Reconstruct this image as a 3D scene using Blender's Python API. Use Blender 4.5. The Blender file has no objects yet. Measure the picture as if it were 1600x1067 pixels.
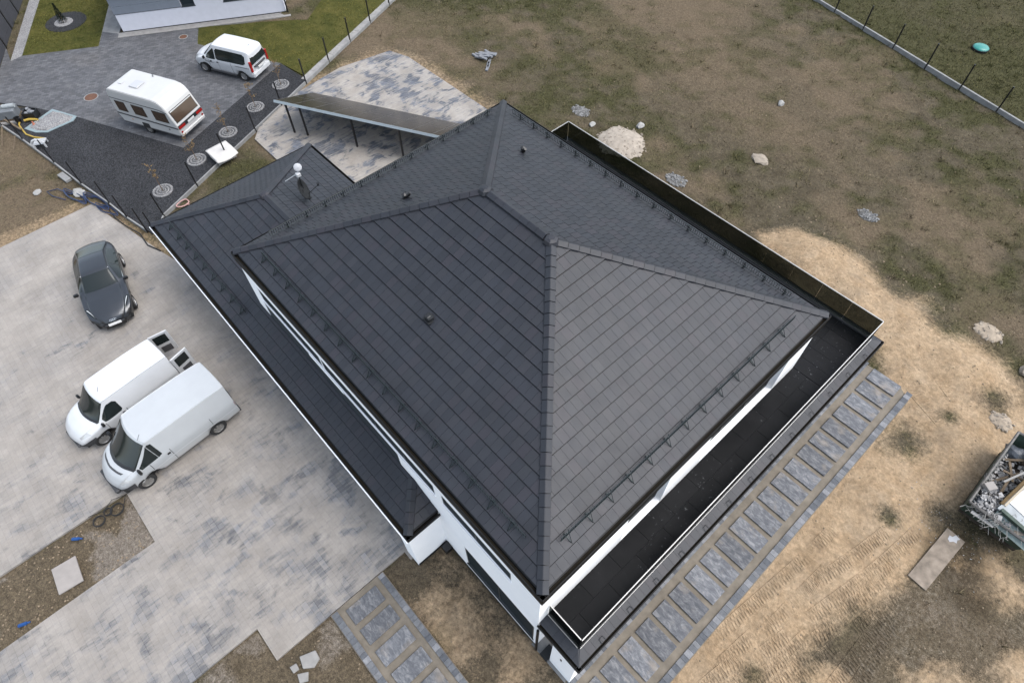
import bpy, bmesh, math, random
import numpy as np
from mathutils import Vector, Matrix
random.seed(7); np.random.seed(7)
R = math.radians
scene = bpy.context.scene
COL = scene.collection
# ------------------------------------------------------------------ camera
CAMP = Vector((18.1943, -2.9015, 22.4193))
cd = bpy.data.cameras.new('camera'); cam = bpy.data.objects.new('camera', cd); COL.objects.link(cam)
cd.sensor_width = 36; cd.lens = 988.35 / 1600 * 36; cd.clip_end = 2000; cd.clip_start = .1
cam.matrix_world = Matrix.Translation(CAMP) @ (Matrix.Rotation(.8469, 4, 'Z') @ Matrix.Rotation(.6108, 4, 'X') @ Matrix.Rotation(-.0189, 4, 'Z'))
scene.camera = cam
# ------------------------------------------------------------------ sky, sun, exposure (overcast)
SUN_AZ, SUN_EL = R(40), R(60)          # azimuth measured from +x towards +y
w = bpy.data.worlds.new('World'); scene.world = w; w.use_nodes = True
nt = w.node_tree; bg = nt.nodes['Background']
sky = nt.nodes.new('ShaderNodeTexSky'); sky.sky_type = 'NISHITA'; sky.sun_disc = False
sky.sun_elevation = SUN_EL; sky.sun_rotation = R(90) - SUN_AZ; sky.dust_density = 2.5; sky.air_density = 1.0; sky.ozone_density = 1.0
hs = nt.nodes.new('ShaderNodeHueSaturation'); hs.inputs['Saturation'].default_value = .56; hs.inputs['Hue'].default_value = .493
nt.links.new(sky.outputs[0], hs.inputs['Color']); nt.links.new(hs.outputs[0], bg.inputs['Color'])
bg.inputs['Strength'].default_value = .15
sd = bpy.data.lights.new('sun', 'SUN'); sd.energy = .8; sd.angle = R(42); sd.color = (1, .99, .96)
sun = bpy.data.objects.new('sun', sd); COL.objects.link(sun)
sv = Vector((math.cos(SUN_EL)*math.cos(SUN_AZ), math.cos(SUN_EL)*math.sin(SUN_AZ), math.sin(SUN_EL)))
sun.rotation_euler = sv.to_track_quat('Z', 'Y').to_euler(); sun.location = (0, 0, 40)
vs = scene.view_settings; vs.view_transform = 'Standard'; vs.look = 'None'; vs.gamma = 1; vs.use_curve_mapping = False
vs.exposure = 1.47
# ------------------------------------------------------------------ helpers
class MB:
    """collects shapes, then links them as one mesh object"""
    def __init__(s): s.v = []; s.f = []
    def add(s, vs_, fs):
        o = len(s.v); s.v += [tuple(v) for v in vs_]; s.f += [tuple(i + o for i in f) for f in fs]; return s
    def box(s, x0, x1, y0, y1, z0, z1, M=None):
        vv = [(x, y, z) for z in (z0, z1) for x, y in ((x0, y0), (x1, y0), (x1, y1), (x0, y1))]
        if M is not None: vv = [M @ Vector(v) for v in vv]
        return s.add(vv, [(3, 2, 1, 0), (4, 5, 6, 7), (0, 1, 5, 4), (1, 2, 6, 5), (2, 3, 7, 6), (3, 0, 4, 7)])
    def prism(s, poly, z0, z1, M=None):
        n = len(poly); vv = [(x, y, z0) for x, y in poly] + [(x, y, z1) for x, y in poly]
        a = sum(poly[i][0]*poly[(i+1) % n][1] - poly[(i+1) % n][0]*poly[i][1] for i in range(n))
        if a < 0: vv = vv[:n][::-1] + vv[n:][::-1]
        if M is not None: vv = [M @ Vector(v) for v in vv]
        return s.add(vv, [tuple(range(n))[::-1], tuple(range(n, 2*n))] + [(i, (i+1) % n, (i+1) % n + n, i + n) for i in range(n)])
    def tube(s, pts, r, n=6, closed=False, cap=True):
        pts = [Vector(p) for p in pts]; m = len(pts); rings = []
        up = Vector((.13, .31, .94))
        for k in range(m):
            if closed: t = pts[(k+1) % m] - pts[k-1]
            else: t = pts[min(k+1, m-1)] - pts[max(k-1, 0)]
            t.normalize(); a = t.cross(up)
            if a.length < .15: a = t.cross(Vector((1, .2, 0)))
            a.normalize(); b = t.cross(a); rr = r[k] if isinstance(r, (list, tuple)) else r
            rings.append([pts[k] + (a*math.cos(2*math.pi*i/n) + b*math.sin(2*math.pi*i/n))*rr for i in range(n)])
        o = []; [o.extend(q) for q in rings]; f = []
        for k in range(m if closed else m-1):
            k2 = (k+1) % m
            f += [(k*n+i, k*n+(i+1) % n, k2*n+(i+1) % n, k2*n+i) for i in range(n)]
        if cap and not closed: f += [tuple(range(n))[::-1], tuple(range((m-1)*n, m*n))]
        return s.add(o, f)
    def cyl(s, c, r, h, n=16, axis='Z', r2=None):
        c = Vector(c); r2 = r if r2 is None else r2
        ax = {'Z': (Vector((1, 0, 0)), Vector((0, 1, 0)), Vector((0, 0, 1))), 'Y': (Vector((0, 0, 1)), Vector((1, 0, 0)), Vector((0, 1, 0))), 'X': (Vector((0, 1, 0)), Vector((0, 0, 1)), Vector((1, 0, 0)))}[axis]
        o = [c + (ax[0]*math.cos(2*math.pi*i/n) + ax[1]*math.sin(2*math.pi*i/n))*q + ax[2]*z for q, z in ((r, 0), (r2, h)) for i in range(n)]
        return s.add(o, [tuple(range(n))[::-1], tuple(range(n, 2*n))] + [(i, (i+1) % n, (i+1) % n + n, i+n) for i in range(n)])
    def lathe(s, c, prof, n=20, axis='Z', closed=False):
        c = Vector(c); o = []; m = len(prof)
        for r, z in prof:
            for i in range(n):
                a = 2*math.pi*i/n; x, y = r*math.cos(a), r*math.sin(a)
                o.append(c + (Vector((x, y, z)) if axis == 'Z' else Vector((y, z, x)) if axis == 'Y' else Vector((z, x, y))))
        f = []
        for k in range(m if closed else m-1):
            k2 = (k+1) % m
            f += [(k*n+i, k*n+(i+1) % n, k2*n+(i+1) % n, k2*n+i) for i in range(n)]
        return s.add(o, f)
    def mesh(s, name, smooth=False, bevel=0, seg=1):
        me = bpy.data.meshes.new(name); me.from_pydata(s.v, [], s.f)
        if bevel:
            bm = bmesh.new(); bm.from_mesh(me)
            bmesh.ops.bevel(bm, geom=[e for e in bm.edges if len(e.link_faces) == 2 and e.calc_face_angle(0) > .5], offset=bevel, segments=seg, affect='EDGES', clamp_overlap=True)
            bm.to_mesh(me); bm.free()
        if smooth: me.polygons.foreach_set('use_smooth', [True]*len(me.polygons))
        me.update(); return me
    def obj(s, name, mat, parent=None, smooth=False, bevel=0, seg=1, loc=None, label=None):
        return link(name, s.mesh(name, smooth, bevel, seg), mat, parent, loc, label)
def link(name, me, mat=None, parent=None, loc=None, label=None):
    if mat is not None and not me.materials: me.materials.append(mat)
    o = bpy.data.objects.new(name, me); COL.objects.link(o)
    if parent is not None: o.parent = parent
    if loc is not None: o.location = loc
    if label: o['label'] = label
    return o
def thing(name, label, cat, loc=(0, 0, 0), rz=0, group=None):
    o = bpy.data.objects.new(name, None); COL.objects.link(o); o.empty_display_size = .2
    o.location = loc; o.rotation_euler = (0, 0, rz); return tag(o, label, cat, group)
def tag(o, label, cat, group=None):
    o['label'] = label; o['category'] = cat
    if group: o['group'] = group
    return o
def struct(o): o['kind'] = 'structure'; return o
def stuff(o): o['kind'] = 'stuff'; return o
def dup(root, loc, rz=0, label=None):
    r = root.copy(); COL.objects.link(r); r.location = loc; r.rotation_euler = (0, 0, rz)
    if label: r['label'] = label
    for ch in root.children:
        c = ch.copy(); COL.objects.link(c); c.parent = r
        for g in ch.children:
            d = g.copy(); COL.objects.link(d); d.parent = c
    return r
# numpy value noise
def vnoise(x, y, seed=0):
    rs = np.random.RandomState(seed); T = rs.rand(256, 256)
    xi = np.floor(x).astype(int); yi = np.floor(y).astype(int); fx = x-xi; fy = y-yi
    fx = fx*fx*(3-2*fx); fy = fy*fy*(3-2*fy); a = lambda i, j: T[i % 256, j % 256]
    return (a(xi, yi)*(1-fx)+a(xi+1, yi)*fx)*(1-fy)+(a(xi, yi+1)*(1-fx)+a(xi+1, yi+1)*fx)*fy
def fbm(x, y, sc, seed=0, o=4):
    x = np.asarray(x, float)/sc; y = np.asarray(y, float)/sc; r = 0; a = .5
    for k in range(o): r = r + a*vnoise(x+17.3*k, y-9.1*k, seed+k); x = x*2.03; y = y*2.03; a *= .5
    return r/(1-.5**o)
def sdist(x, y, poly):
    """signed distance to a polygon, positive inside"""
    d = np.full(x.shape, 1e9); ins = np.zeros(x.shape, bool); n = len(poly)
    for i in range(n):
        ax, ay = poly[i]; bx, by = poly[(i+1) % n]; ex, ey = bx-ax, by-ay
        t = np.clip(((x-ax)*ex+(y-ay)*ey)/(ex*ex+ey*ey+1e-12), 0, 1)
        d = np.minimum(d, np.hypot(x-ax-t*ex, y-ay-t*ey))
        c = ((ay > y) != (by > y)); xx = ex*(y-ay)/(ey if abs(ey) > 1e-9 else 1e-9)+ax
        ins ^= c & (x < xx)
    return np.where(ins, d, -d)
def sstep(a, b, x): t = np.clip((x-a)/(b-a), 0, 1); return t*t*(3-2*t)
# ------------------------------------------------------------------ materials
DK = .655; EXEMPT = ('white_r', 'paint', 'caravan_w', 'plate', 'headlamp', 'chrome', 'alloy', 'window', 'glass', 'lilac', 'grass', 'slate', 'aluminium')
class NT:
    def __init__(s, name):
        s.m = bpy.data.materials.new(name); s.m.use_nodes = True; s.t = s.m.node_tree; s.b = s.t.nodes['Principled BSDF']
        s.out = s.t.nodes['Material Output']
    def n(s, typ, **kw):
        o = s.t.nodes.new('ShaderNode'+typ)
        for k, v in kw.items():
            if k.startswith('_'): setattr(o, k[1:], v)
            else:
                i = o.inputs[int(k[1:])] if (k[0] == 'i' and k[1:].isdigit()) else o.inputs[k.replace('__', ' ')]
                if hasattr(v, 'is_output'): s.t.links.new(v, i)
                else: i.default_value = v
        return o
    def pos(s): return s.n('NewGeometry').outputs['Position']
    def map(s, v, scale=(1, 1, 1), rot=(0, 0, 0)): return s.n('Mapping', Vector=v, Scale=scale, Rotation=rot).outputs[0]
    def noise(s, v, sc, det=4, rough=.55, dist=0):
        return s.n('TexNoise', Vector=v, Scale=sc, Detail=det, Roughness=rough, Distortion=dist).outputs['Fac']
    def ramp(s, f, *st):
        o = s.n('ValToRGB', Fac=f); e = o.color_ramp.elements
        while len(e) < len(st): e.new(.5)
        for k, (p, c) in enumerate(st): e[k].position = p; e[k].color = (c if isinstance(c, tuple) else (c, c, c)) + (1,)
        return o.outputs[0]
    def mix(s, f, a, b, bt='MIX'):
        o = s.t.nodes.new('ShaderNodeMix'); o.data_type = 'RGBA'; o.blend_type = bt
        for sock, v in ((o.inputs[0], f), (o.inputs[6], a), (o.inputs[7], b)):
            if hasattr(v, 'is_output'): s.t.links.new(v, sock)
            else: sock.default_value = v if not isinstance(v, tuple) or len(v) == 4 else v+(1,)
        return o.outputs[2]
    def math(s, op, a, b=0, c=0): return s.n('Math', _operation=op, i0=a, i1=b, i2=c).outputs[0]
    def bump(s, h, st=.3, d=.02): s.t.links.new(s.n('Bump', Height=h, Strength=st, Distance=d).outputs[0], s.b.inputs['Normal'])
    def set(s, **kw):
        if 'col' in kw and not any(q in s.m.name for q in EXEMPT): kw['col'] = s.mix(1, kw['col'], (DK, DK, DK), 'MULTIPLY')
        for k, v in kw.items():
            i = s.b.inputs[{'col': 'Base Color', 'rough': 'Roughness', 'spec': 'Specular IOR Level', 'metal': 'Metallic', 'coat': 'Coat Weight', 'trans': 'Transmission Weight'}[k]]
            if hasattr(v, 'is_output'): s.t.links.new(v, i)
            else: i.default_value = v+(1,) if isinstance(v, tuple) else v
        return s.m
def simple(name, col, rough=.6, metal=0, spec=.5, var=.12, sc=3., bump=0, coat=0):
    t = NT(name); P = t.n('TexCoord').outputs['Object']
    f = t.noise(P, sc, 5); k = t.ramp(f, (.25, 1-var), (.75, 1+var*.6))
    t.set(col=t.mix(1, col, k, 'MULTIPLY'), rough=rough, metal=metal, spec=spec, coat=coat)
    if bump: t.bump(t.noise(P, sc*9, 3), bump, .01)
    return t.m
def m_tile():
    t = NT('roof_tile'); P = t.pos()
    r = t.math('FRACT', t.math('ADD', t.n('NewGeometry').outputs['Random Per Island'], t.n('ObjectInfo').outputs['Random']))
    c = t.ramp(r, (0, (.019, .0215, .028)), (.35, (.023, .026, .034)), (.7, (.026, .0285, .035)), (1, (.029, .028, .036)))
    dirt = t.ramp(t.noise(P, .8, 5, .6), (.35, .86), (.7, 1.12)); c = t.mix(1, c, dirt, 'MULTIPLY')
    fine = t.noise(P, 60, 3)
    t.set(col=c, rough=t.n('MapRange', Value=t.noise(P, 2.5, 4), i1=.3, i2=.7, i3=.50, i4=.55).outputs[0], spec=.38)
    t.bump(fine, .06, .002); return t.m
def m_white():
    t = NT('white_render'); P = t.pos()
    c = t.ramp(t.noise(P, 1.2, 5), (.3, (.84, .85, .86)), (.7, (.895, .9, .9)))
    t.set(col=c, rough=.85, spec=.2); t.bump(t.noise(P, 120, 2), .1, .003); return t.m
def m_dust(name, dust0, dust1, paver, lo, hi, grad=False, ang=0.):
    """block paving under swept jointing sand"""
    t = NT(name); P = t.pos(); Pm = t.map(P, rot=(0, 0, ang))
    br = t.n('TexBrick', Vector=Pm, Color1=(.85, .85, .85, 1), Color2=(1.15, 1.15, 1.15, 1), Mortar=(.45, .45, .45, 1), Scale=1., Mortar__Size=.006, Brick__Width=.4, Row__Height=.2, Bias=0.)
    br.offset = .5
    x, y, _ = [t.n('SeparateXYZ', Vector=P).outputs[q] for q in range(3)]
    big = t.noise(P, .42, 3, .55, .3)
    med = t.noise(t.map(P, (1.15, .8, 1), (0, 0, .3)), 1.25, 6, .62, .6)
    streak = t.noise(t.map(P, (5.5, .55, 1), (0, 0, .10)), 1.5, 5, .65, .35)
    streak2 = t.noise(t.map(P, (9, .7, 1), (0, 0, -.35)), 1.3, 4, .6, .9)
    m = t.math('ADD', t.math('MULTIPLY', big, .34), t.math('ADD', t.math('MULTIPLY', med, .50), t.math('ADD', t.math('MULTIPLY', streak, .14), t.math('MULTIPLY', streak2, .08))))
    if grad: m = t.math('ADD', m, t.n('MapRange', Value=t.math('ADD', t.math('MULTIPLY', x, .7), t.math('MULTIPLY', y, -.25)), i1=-9., i2=8., i3=-.045, i4=.055).outputs[0])
    k = t.math('MULTIPLY', t.n('MapRange', Value=m, i1=lo, i2=hi, i3=0., i4=1.).outputs[0], t.n('MapRange', Value=t.math('ADD', streak, t.math('MULTIPLY', med, .3)), i1=.42, i2=.72, i3=.35, i4=1.).outputs[0])
    wash = t.math('MULTIPLY', t.n('MapRange', Value=t.math('ADD', t.math('MULTIPLY', big, .5), t.math('MULTIPLY', streak, .5)), i1=.44, i2=.64, i3=0., i4=1.).outputs[0], .42)
    k = t.math('MAXIMUM', k, wash)
    d = t.ramp(t.noise(P, .9, 5, .6), (.3, dust0), (.7, dust1))
    d = t.mix(.55, d, t.ramp(t.noise(t.map(P, (1, 1, 1)), 14, 4, .7), (.25, .8), (.75, 1.12)), 'MULTIPLY')
    br2 = t.n('TexBrick', Vector=Pm, Color1=(.8, .8, .8, 1), Color2=(1.25, 1.25, 1.25, 1), Mortar=(1, 1, 1, 1), Scale=1., Mortar__Size=.0, Brick__Width=1.2, Row__Height=.6)
    pv = t.mix(1, t.mix(1, paver, br.outputs['Color'], 'MULTIPLY'), br2.outputs['Color'], 'MULTIPLY')
    pv = t.mix(.45, pv, t.ramp(t.noise(P, 22, 3, .7), (.3, .7), (.7, 1.35)), 'MULTIPLY')
    line = t.n('TexBrick', Vector=Pm, Color1=(1, 1, 1, 1), Color2=(1, 1, 1, 1), Mortar=(1.35, 1.33, 1.3, 1), Scale=1., Mortar__Size=.012, Brick__Width=1.2, Row__Height=.8)
    dj = t.mix(.22, d, t.mix(1, d, br.outputs['Color'], 'MULTIPLY')); pv = t.mix(t.math('MULTIPLY', streak2, .8), pv, t.mix(1, pv, line.outputs['Color'], 'MULTIPLY'))
    t.set(col=t.mix(k, dj, pv), rough=.9, spec=.2)
    t.bump(t.math('ADD', t.math('MULTIPLY', br.outputs['Fac'], -.6), t.noise(P, 25, 4, .7)), .35, .012); return t.m
def m_pavers_dark():
    t = NT('dark_block_paving'); P = t.pos(); Pm = t.map(P, rot=(0, 0, -R(60.7)))
    br = t.n('TexBrick', Vector=Pm, Color1=(.75, .75, .75, 1), Color2=(1.25, 1.25, 1.25, 1), Mortar=(.5, .5, .5, 1), Scale=1., Mortar__Size=.008, Brick__Width=.3, Row__Height=.16)
    c = t.ramp(t.noise(P, 1.3, 6, .7), (.25, (.085, .087, .095)), (.5, (.115, .117, .125)), (.75, (.155, .155, .16)))
    brown = t.ramp(t.noise(P, .22, 3), (.55, 0.), (.75, .35)); c = t.mix(brown, c, (.15, .13, .11))
    t.set(col=t.mix(1, c, br.outputs['Color'], 'MULTIPLY'), rough=.8, spec=.3); t.bump(br.outputs['Fac'], .3, -.01); return t.m
def m_gravel(name, a, b, sc=22):
    t = NT(name); P = t.pos(); v = t.n('TexVoronoi', Vector=P, Scale=sc)
    c = t.ramp(v.outputs['Color'], (.2, a), (.8, b)); c = t.mix(1, c, t.ramp(v.outputs['Distance'], (.2, 1.1), (.75, .45)), 'MULTIPLY')
    c = t.mix(1, c, t.ramp(t.noise(P, .6, 5), (.3, .82), (.7, 1.15)), 'MULTIPLY')
    t.set(col=c, rough=.95, spec=.2); t.bump(v.outputs['Distance'], .8, -.03); return t.m
def m_ground():
    t = NT('ground'); P = t.pos()
    A = t.n('VertexColor', _layer_name='mask').outputs['Color']; B = t.n('VertexColor', _layer_name='mask2').outputs['Color']
    sa = t.n('SeparateColor', Color=A); sb = t.n('SeparateColor', Color=B)
    n1 = t.noise(P, 1.1, 6, .68, .3); n2 = t.noise(P, 6, 5, .72); n3 = t.noise(P, 28, 3, .7)
    jit = t.math('ADD', t.math('MULTIPLY', t.math('SUBTRACT', n2, .5), 1.1), t.math('MULTIPLY', t.math('SUBTRACT', n3, .5), .7))
    def edge(m, w=.22): return t.n('MapRange', Value=t.math('ADD', m, t.math('MULTIPLY', jit, .8)), i1=.5-w, i2=.5+w, i3=0., i4=1.).outputs[0]
    soil = t.ramp(n1, (.25, (.078, .064, .043)), (.5, (.118, .097, .066)), (.8, (.175, .146, .103)))
    soil = t.mix(.8, soil, t.ramp(n2, (.25, .55), (.75, 1.35)), 'MULTIPLY')
    dry = t.ramp(n2, (.25, (.11, .083, .055)), (.55, (.175, .134, .090)), (.8, (.25, .195, .135)))
    green = t.ramp(n2, (.25, (.042, .043, .019)), (.55, (.080, .078, .034)), (.8, (.12, .11, .052)))
    sand = t.ramp(n1, (.25, (.40, .278, .165)), (.5, (.485, .355, .225)), (.8, (.56, .43, .29)))
    sand = t.mix(.9, sand, t.ramp(n2, (.25, .6), (.7, 1.2)), 'MULTIPLY'); sand = t.mix(t.ramp(t.noise(P, .45, 5, .7, .5), (.52, 0.), (.72, .55)), sand, (.26, .21, .155)); sand = t.mix(.25, sand, t.ramp(n3, (.2, .72), (.75, 1.12)), 'MULTIPLY')
    grey = t.ramp(n2, (.25, (.15, .125, .10)), (.75, (.30, .26, .215)))
    c = t.mix(edge(sa.outputs[1], .45), soil, dry); c = t.mix(t.math('MULTIPLY', edge(sa.outputs[2], .45), .92), c, green)
    c = t.mix(edge(sb.outputs[0]), c, grey); n4 = t.noise(P, 11, 4, .75)
    c = t.mix(1, c, t.ramp(n3, (.28, .5), (.72, 1.35)), 'MULTIPLY'); c = t.mix(1, c, t.ramp(n4, (.3, .6), (.7, 1.32)), 'MULTIPLY')
    sand = t.mix(t.ramp(t.noise(P, 1.9, 5, .7, 1.2), (.56, 0.), (.68, .5)), sand, (.27, .185, .115)); sand = t.mix(1, sand, t.ramp(t.noise(P, 4.2, 5, .75, .8), (.32, .78), (.6, 1.06)), 'MULTIPLY'); sand = t.mix(.35, sand, t.mix(1, sand, t.ramp(n4, (.3, .6), (.7, 1.25)), 'MULTIPLY'))
    c = t.mix(edge(sa.outputs[0], .3), c, sand)
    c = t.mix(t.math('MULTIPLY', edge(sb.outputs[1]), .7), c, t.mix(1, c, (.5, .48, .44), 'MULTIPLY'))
    t.set(col=c, rough=1., spec=.1)
    t.bump(t.math('ADD', t.math('MULTIPLY', n2, 1.), t.math('MULTIPLY', n3, .5)), .75, .06); return t.m
def m_attr(name, rough=.9):
    t = NT(name); c = t.n('VertexColor', _layer_name='tint').outputs['Color']; t.set(col=c, rough=rough, spec=.15); return t.m
def m_slab():
    t = NT('paving_slab'); P = t.pos(); r = t.n('ObjectInfo').outputs['Random']
    st = t.noise(t.map(P, (1.2, 2.6, 1), (0, 0, .1)), 3.2, 6, .72, .6)
    c = t.ramp(st, (.3, (.09, .095, .107)), (.5, (.16, .166, .18)), (.68, (.31, .31, .315)))
    c = t.mix(1, c, t.ramp(r, (0, .8), (1, 1.15)), 'MULTIPLY'); d = t.ramp(t.noise(P, 1.5, 4), (.55, 0.), (.72, .6)); c = t.mix(d, c, (.34, .29, .235))
    t.set(col=c, rough=.85, spec=.25); t.bump(t.noise(P, 18, 4), .3, .01); return t.m
def m_block():
    t = NT('border_block'); P = t.pos(); r = t.n('ObjectInfo').outputs['Random']
    c = t.ramp(r, (0, (.11, .118, .132)), (.4, (.16, .168, .182)), (.75, (.205, .21, .22)), (1, (.28, .285, .30)))
    c = t.mix(.8, c, t.ramp(t.noise(P, 8, 4, .7), (.25, .65), (.75, 1.3)), 'MULTIPLY'); t.set(col=c, rough=.85, spec=.25); return t.m
def m_deck():
    t = NT('deck_tile'); P = t.pos(); r = t.n('ObjectInfo').outputs['Random']
    c = t.ramp(r, (0, (.0065, .007, .008)), (1, (.0105, .0108, .012)))
    sp = t.ramp(t.noise(P, 11, 3, .6), (.655, 0.), (.72, .75)); near = t.ramp(t.noise(P, .5, 3), (.45, 0.), (.6, 1.))
    c = t.mix(t.math('MULTIPLY', sp, t.math('MULTIPLY', near, .65)), c, (.35, .36, .37))
    c = t.mix(t.ramp(t.noise(P, 2, 4), (.5, 0.), (.8, .25)), c, (.03, .03, .033))
    t.set(col=c, rough=t.ramp(t.noise(P, .7, 5, .6), (.35, .30), (.65, .55)), spec=.10); return t.m
def m_glass_rail():
    t = NT('smoked_glass'); tr = t.n('BsdfTransparent', Color=(.255, .275, .265, 1)); gl = t.n('BsdfGlossy', Color=(.9, .92, .9, 1), Roughness=.03)
    fr = .05
    mx = t.n('MixShader', i0=fr, i1=tr.outputs[0], i2=gl.outputs[0]); t.t.links.new(mx.outputs[0], t.out.inputs[0]); return t.m
def m_solar():
    t = NT('solar_panel'); P = t.n('TexCoord').outputs['Object']
    br = t.n('TexBrick', Vector=P, Color1=(1, 1, 1, 1), Color2=(.92, .92, .92, 1), Mortar=(2.4, 2.4, 2.4, 1), Scale=1., Mortar__Size=.004, Brick__Width=.18, Row__Height=.18); br.offset = 0
    t.set(col=t.mix(1, (.024, .020, .018), br.outputs['Color'], 'MULTIPLY'), rough=.2, spec=.5); return t.m
def m_paint(name, col, flake=0, rough=.28, dirt=.0):
    t = NT(name); P = t.n('TexCoord').outputs['Object']
    c = t.mix(1, col, t.ramp(t.noise(P, 1.4, 5, .6), (.3, .95), (.7, 1.03)), 'MULTIPLY')
    if dirt:
        z = t.n('SeparateXYZ', Vector=P).outputs[2]; g = t.n('MapRange', Value=t.math('ADD', z, t.math('MULTIPLY', t.noise(P, 6, 5, .7), .5)), i1=.35, i2=1.1, i3=dirt, i4=0.).outputs[0]
        c = t.mix(g, c, (.30, .265, .225))
    t.set(col=c, rough=rough, coat=.35, metal=flake); return t.m
M = dict(
    tile=m_tile(), white=m_white(), slab=m_slab(), block=m_block(), deck=m_deck(), rail=m_glass_rail(), solar=m_solar(), ground=m_ground(),
    dust=m_dust('dusty_paving', (.315, .286, .254), (.41, .378, .341), (.188, .188, .194), .555, .66, True),
    dust2=m_dust('dusty_paving_rear', (.33, .295, .255), (.44, .41, .37), (.125, .137, .162), .515, .575, ang=-.5),
    paver=m_pavers_dark(), gravel=m_gravel('dark_gravel', (.028, .029, .032), (.075, .077, .084)),
    pale_gravel=m_gravel('pale_gravel', (.27, .27, .28), (.52, .51, .50), 30),
    black=simple('black_metal', (.012, .012, .013), .4, 0, .5), gutter=simple('anthracite_gutter', (.008, .0085, .009), .5, 0, .2),
    soffit=simple('gutter_inside', (.022, .018, .012), .8, 0, .1), dark=simple('dark_trim', (.02, .022, .024), .6, 0, .25), rubber=simple('rubber', (.016, .016, .016), .85),
    panelframe=simple('panel_frame', (.15, .14, .13), .4, .4), guard=simple('graphite_steel', (.028, .040, .043), .45, .3), galv=simple('galvanised_steel', (.10, .135, .14), .45, .5), steel=simple('brushed_steel', (.42, .43, .43), .35, .85), alu=simple('aluminium_cap', (.46, .45, .43), .4, .4),
    concrete=simple('concrete', (.30, .30, .295), .9, 0, .2, .25, 2.5, .3), pale_conc=simple('pale_concrete', (.34, .33, .315), .9, 0, .2, .2, 4, .3),
    glassd=simple('dark_window', (.020, .027, .031), .55, 0, .06, 0), frame=simple('anthracite_frame_window', (.026, .033, .037), .35),
    carglass=simple('car_glass', (.010, .014, .014), .07, 0, .38, 0), tint=simple('caravan_glass', (.05, .033, .023), .12, 0, .5, .1),
    pwhite=m_paint('white_paint', (.45, .46, .47), 0, .3, .12), pwhite2=m_paint('white_van_paint', (.35, .365, .375), 0, .38, .4), pcaravan=m_paint('caravan_white', (.38, .378, .37), 0, .45, .12),
    pgrey=m_paint('grey_paint', (.030, .034, .040), .45, .3), trim=simple('grey_trim', (.07, .07, .075), .6), bump=simple('dark_bumper', (.045, .046, .05), .65),
    red=simple('red_lamp', (.35, .015, .012), .25), lamp=simple('headlamp_glass', (.42, .43, .43), .15, .2), chrome=simple('chrome', (.7, .7, .7), .15, 1), plate=simple('plate', (.5, .5, .49), .4),
    alloy=simple('alloy_wheel', (.32, .32, .32), .35, .7), hub=simple('dusty_wheel', (.26, .25, .235), .6, .3),
    slate=simple('slate_cladding', (.16, .18, .21), .5, 0, .4, .08), plaster=simple('lilac_plaster', (.50, .505, .55), .9, 0, .2, .06),
    fencep=simple('fence_panel', (.060, .062, .072), .7, 0, .3, .15, 2), rust=simple('rusty_iron', (.17, .085, .055), .8, .2, .3, .3, 8),
    stem=simple('sapling_bark', (.16, .10, .055), .9), twig=simple('dry_leaves', (.20, .13, .05), .9), conifer=simple('conifer', (.022, .035, .020), .95, 0, .2, .4, 20),
    stone=simple('pale_stone', (.38, .375, .36), .9, 0, .2, .25, 5, .4), gstone=simple('grey_stone', (.26, .27, .29), .9, 0, .2, .35, 4, .5),
    tan=simple('tan_rubble', (.36, .31, .25), .95, 0, .2, .3, 4, .5), board=simple('dusty_board', (.30, .25, .20), .9, 0, .2, .5, 3, .3),
    blue=simple('blue_plastic', (.012, .075, .26), .4), navy=simple('navy_hose', (.012, .03, .095), .4), yellow=simple('yellow_hose', (.50, .34, .055), .5), pink=simple('pink_cord', (.62, .36, .33), .6),
    teal=simple('teal_lid', (.02, .26, .22), .35), tarp=simple('teal_tarp', (.25, .32, .335), .6), plastic=simple('white_plastic', (.58, .59, .60), .45, 0, .4, .08), sheet=simple('white_sheet', (.66, .635, .60), .7, 0, .3, .1),
    green=simple('green_steel', (.045, .075, .055), .6, .1, .4, .5, 5), wood=simple('weathered_wood', (.19, .145, .10), .85, 0, .2, .4, 6), brown=simple('brown_board', (.15, .10, .045), .8, 0, .2, .3, 6),
    bag=simple('dark_bag', (.075, .085, .10), .35, 0, .5, .5, 9, .5), wire=simple('grey_wire', (.30, .29, .27), .6), orange=simple('orange_part', (.5, .17, .10), .6), greywrap=simple('grey_wrap', (.185, .20, .215), .5, 0, .4, .25, 3), palew=simple('pale_wrap', (.40, .43, .44), .5, 0, .3, .2, 4),
    palewrap2=simple('radome', (.52, .53, .55), .5, 0, .3, .06),
    grass=m_attr('grass_blades'),
)
# ------------------------------------------------------------------ outlines on the ground (metres; x along the house front, y to the rear)
YARD = [(-14.65, -40), (-14.62, -2.56), (-9.2, -1.45), (-7.0, -.9), (-7.0, -.6), (10.9, -.6), (10.9, -1.36), (10.54, -1.36), (10.54, -6.45), (9.27, -6.45), (9.27, -40)]
BED = [(1.76, -7.72), (4.22, -7.72), (4.22, -40), (1.76, -40)]
YARD2 = [(-13.55, 6.22), (-14.5, 7.05), (-15.75, 10.3), (-16.2, 13.6), (-15.6, 17.0), (-14.2, 17.45), (-6.5, 17.5), (-2.5, 17.0), (-2.5, 6.22)]
DRIVE = [(-31.24, -1.28), (-31.36, -.53), (-29.05, 3.53), (-30.6, 4.4), (-29.4, 5.3), (-26.9, 9.45), (-24.85, 8.36), (-20.09, 10.66), (-19.17, 11.18), (-15.6, 2.93), (-22.63, -.42), (-25.21, -1.89), (-27.6, -3.6), (-33, -1.0)]
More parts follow.
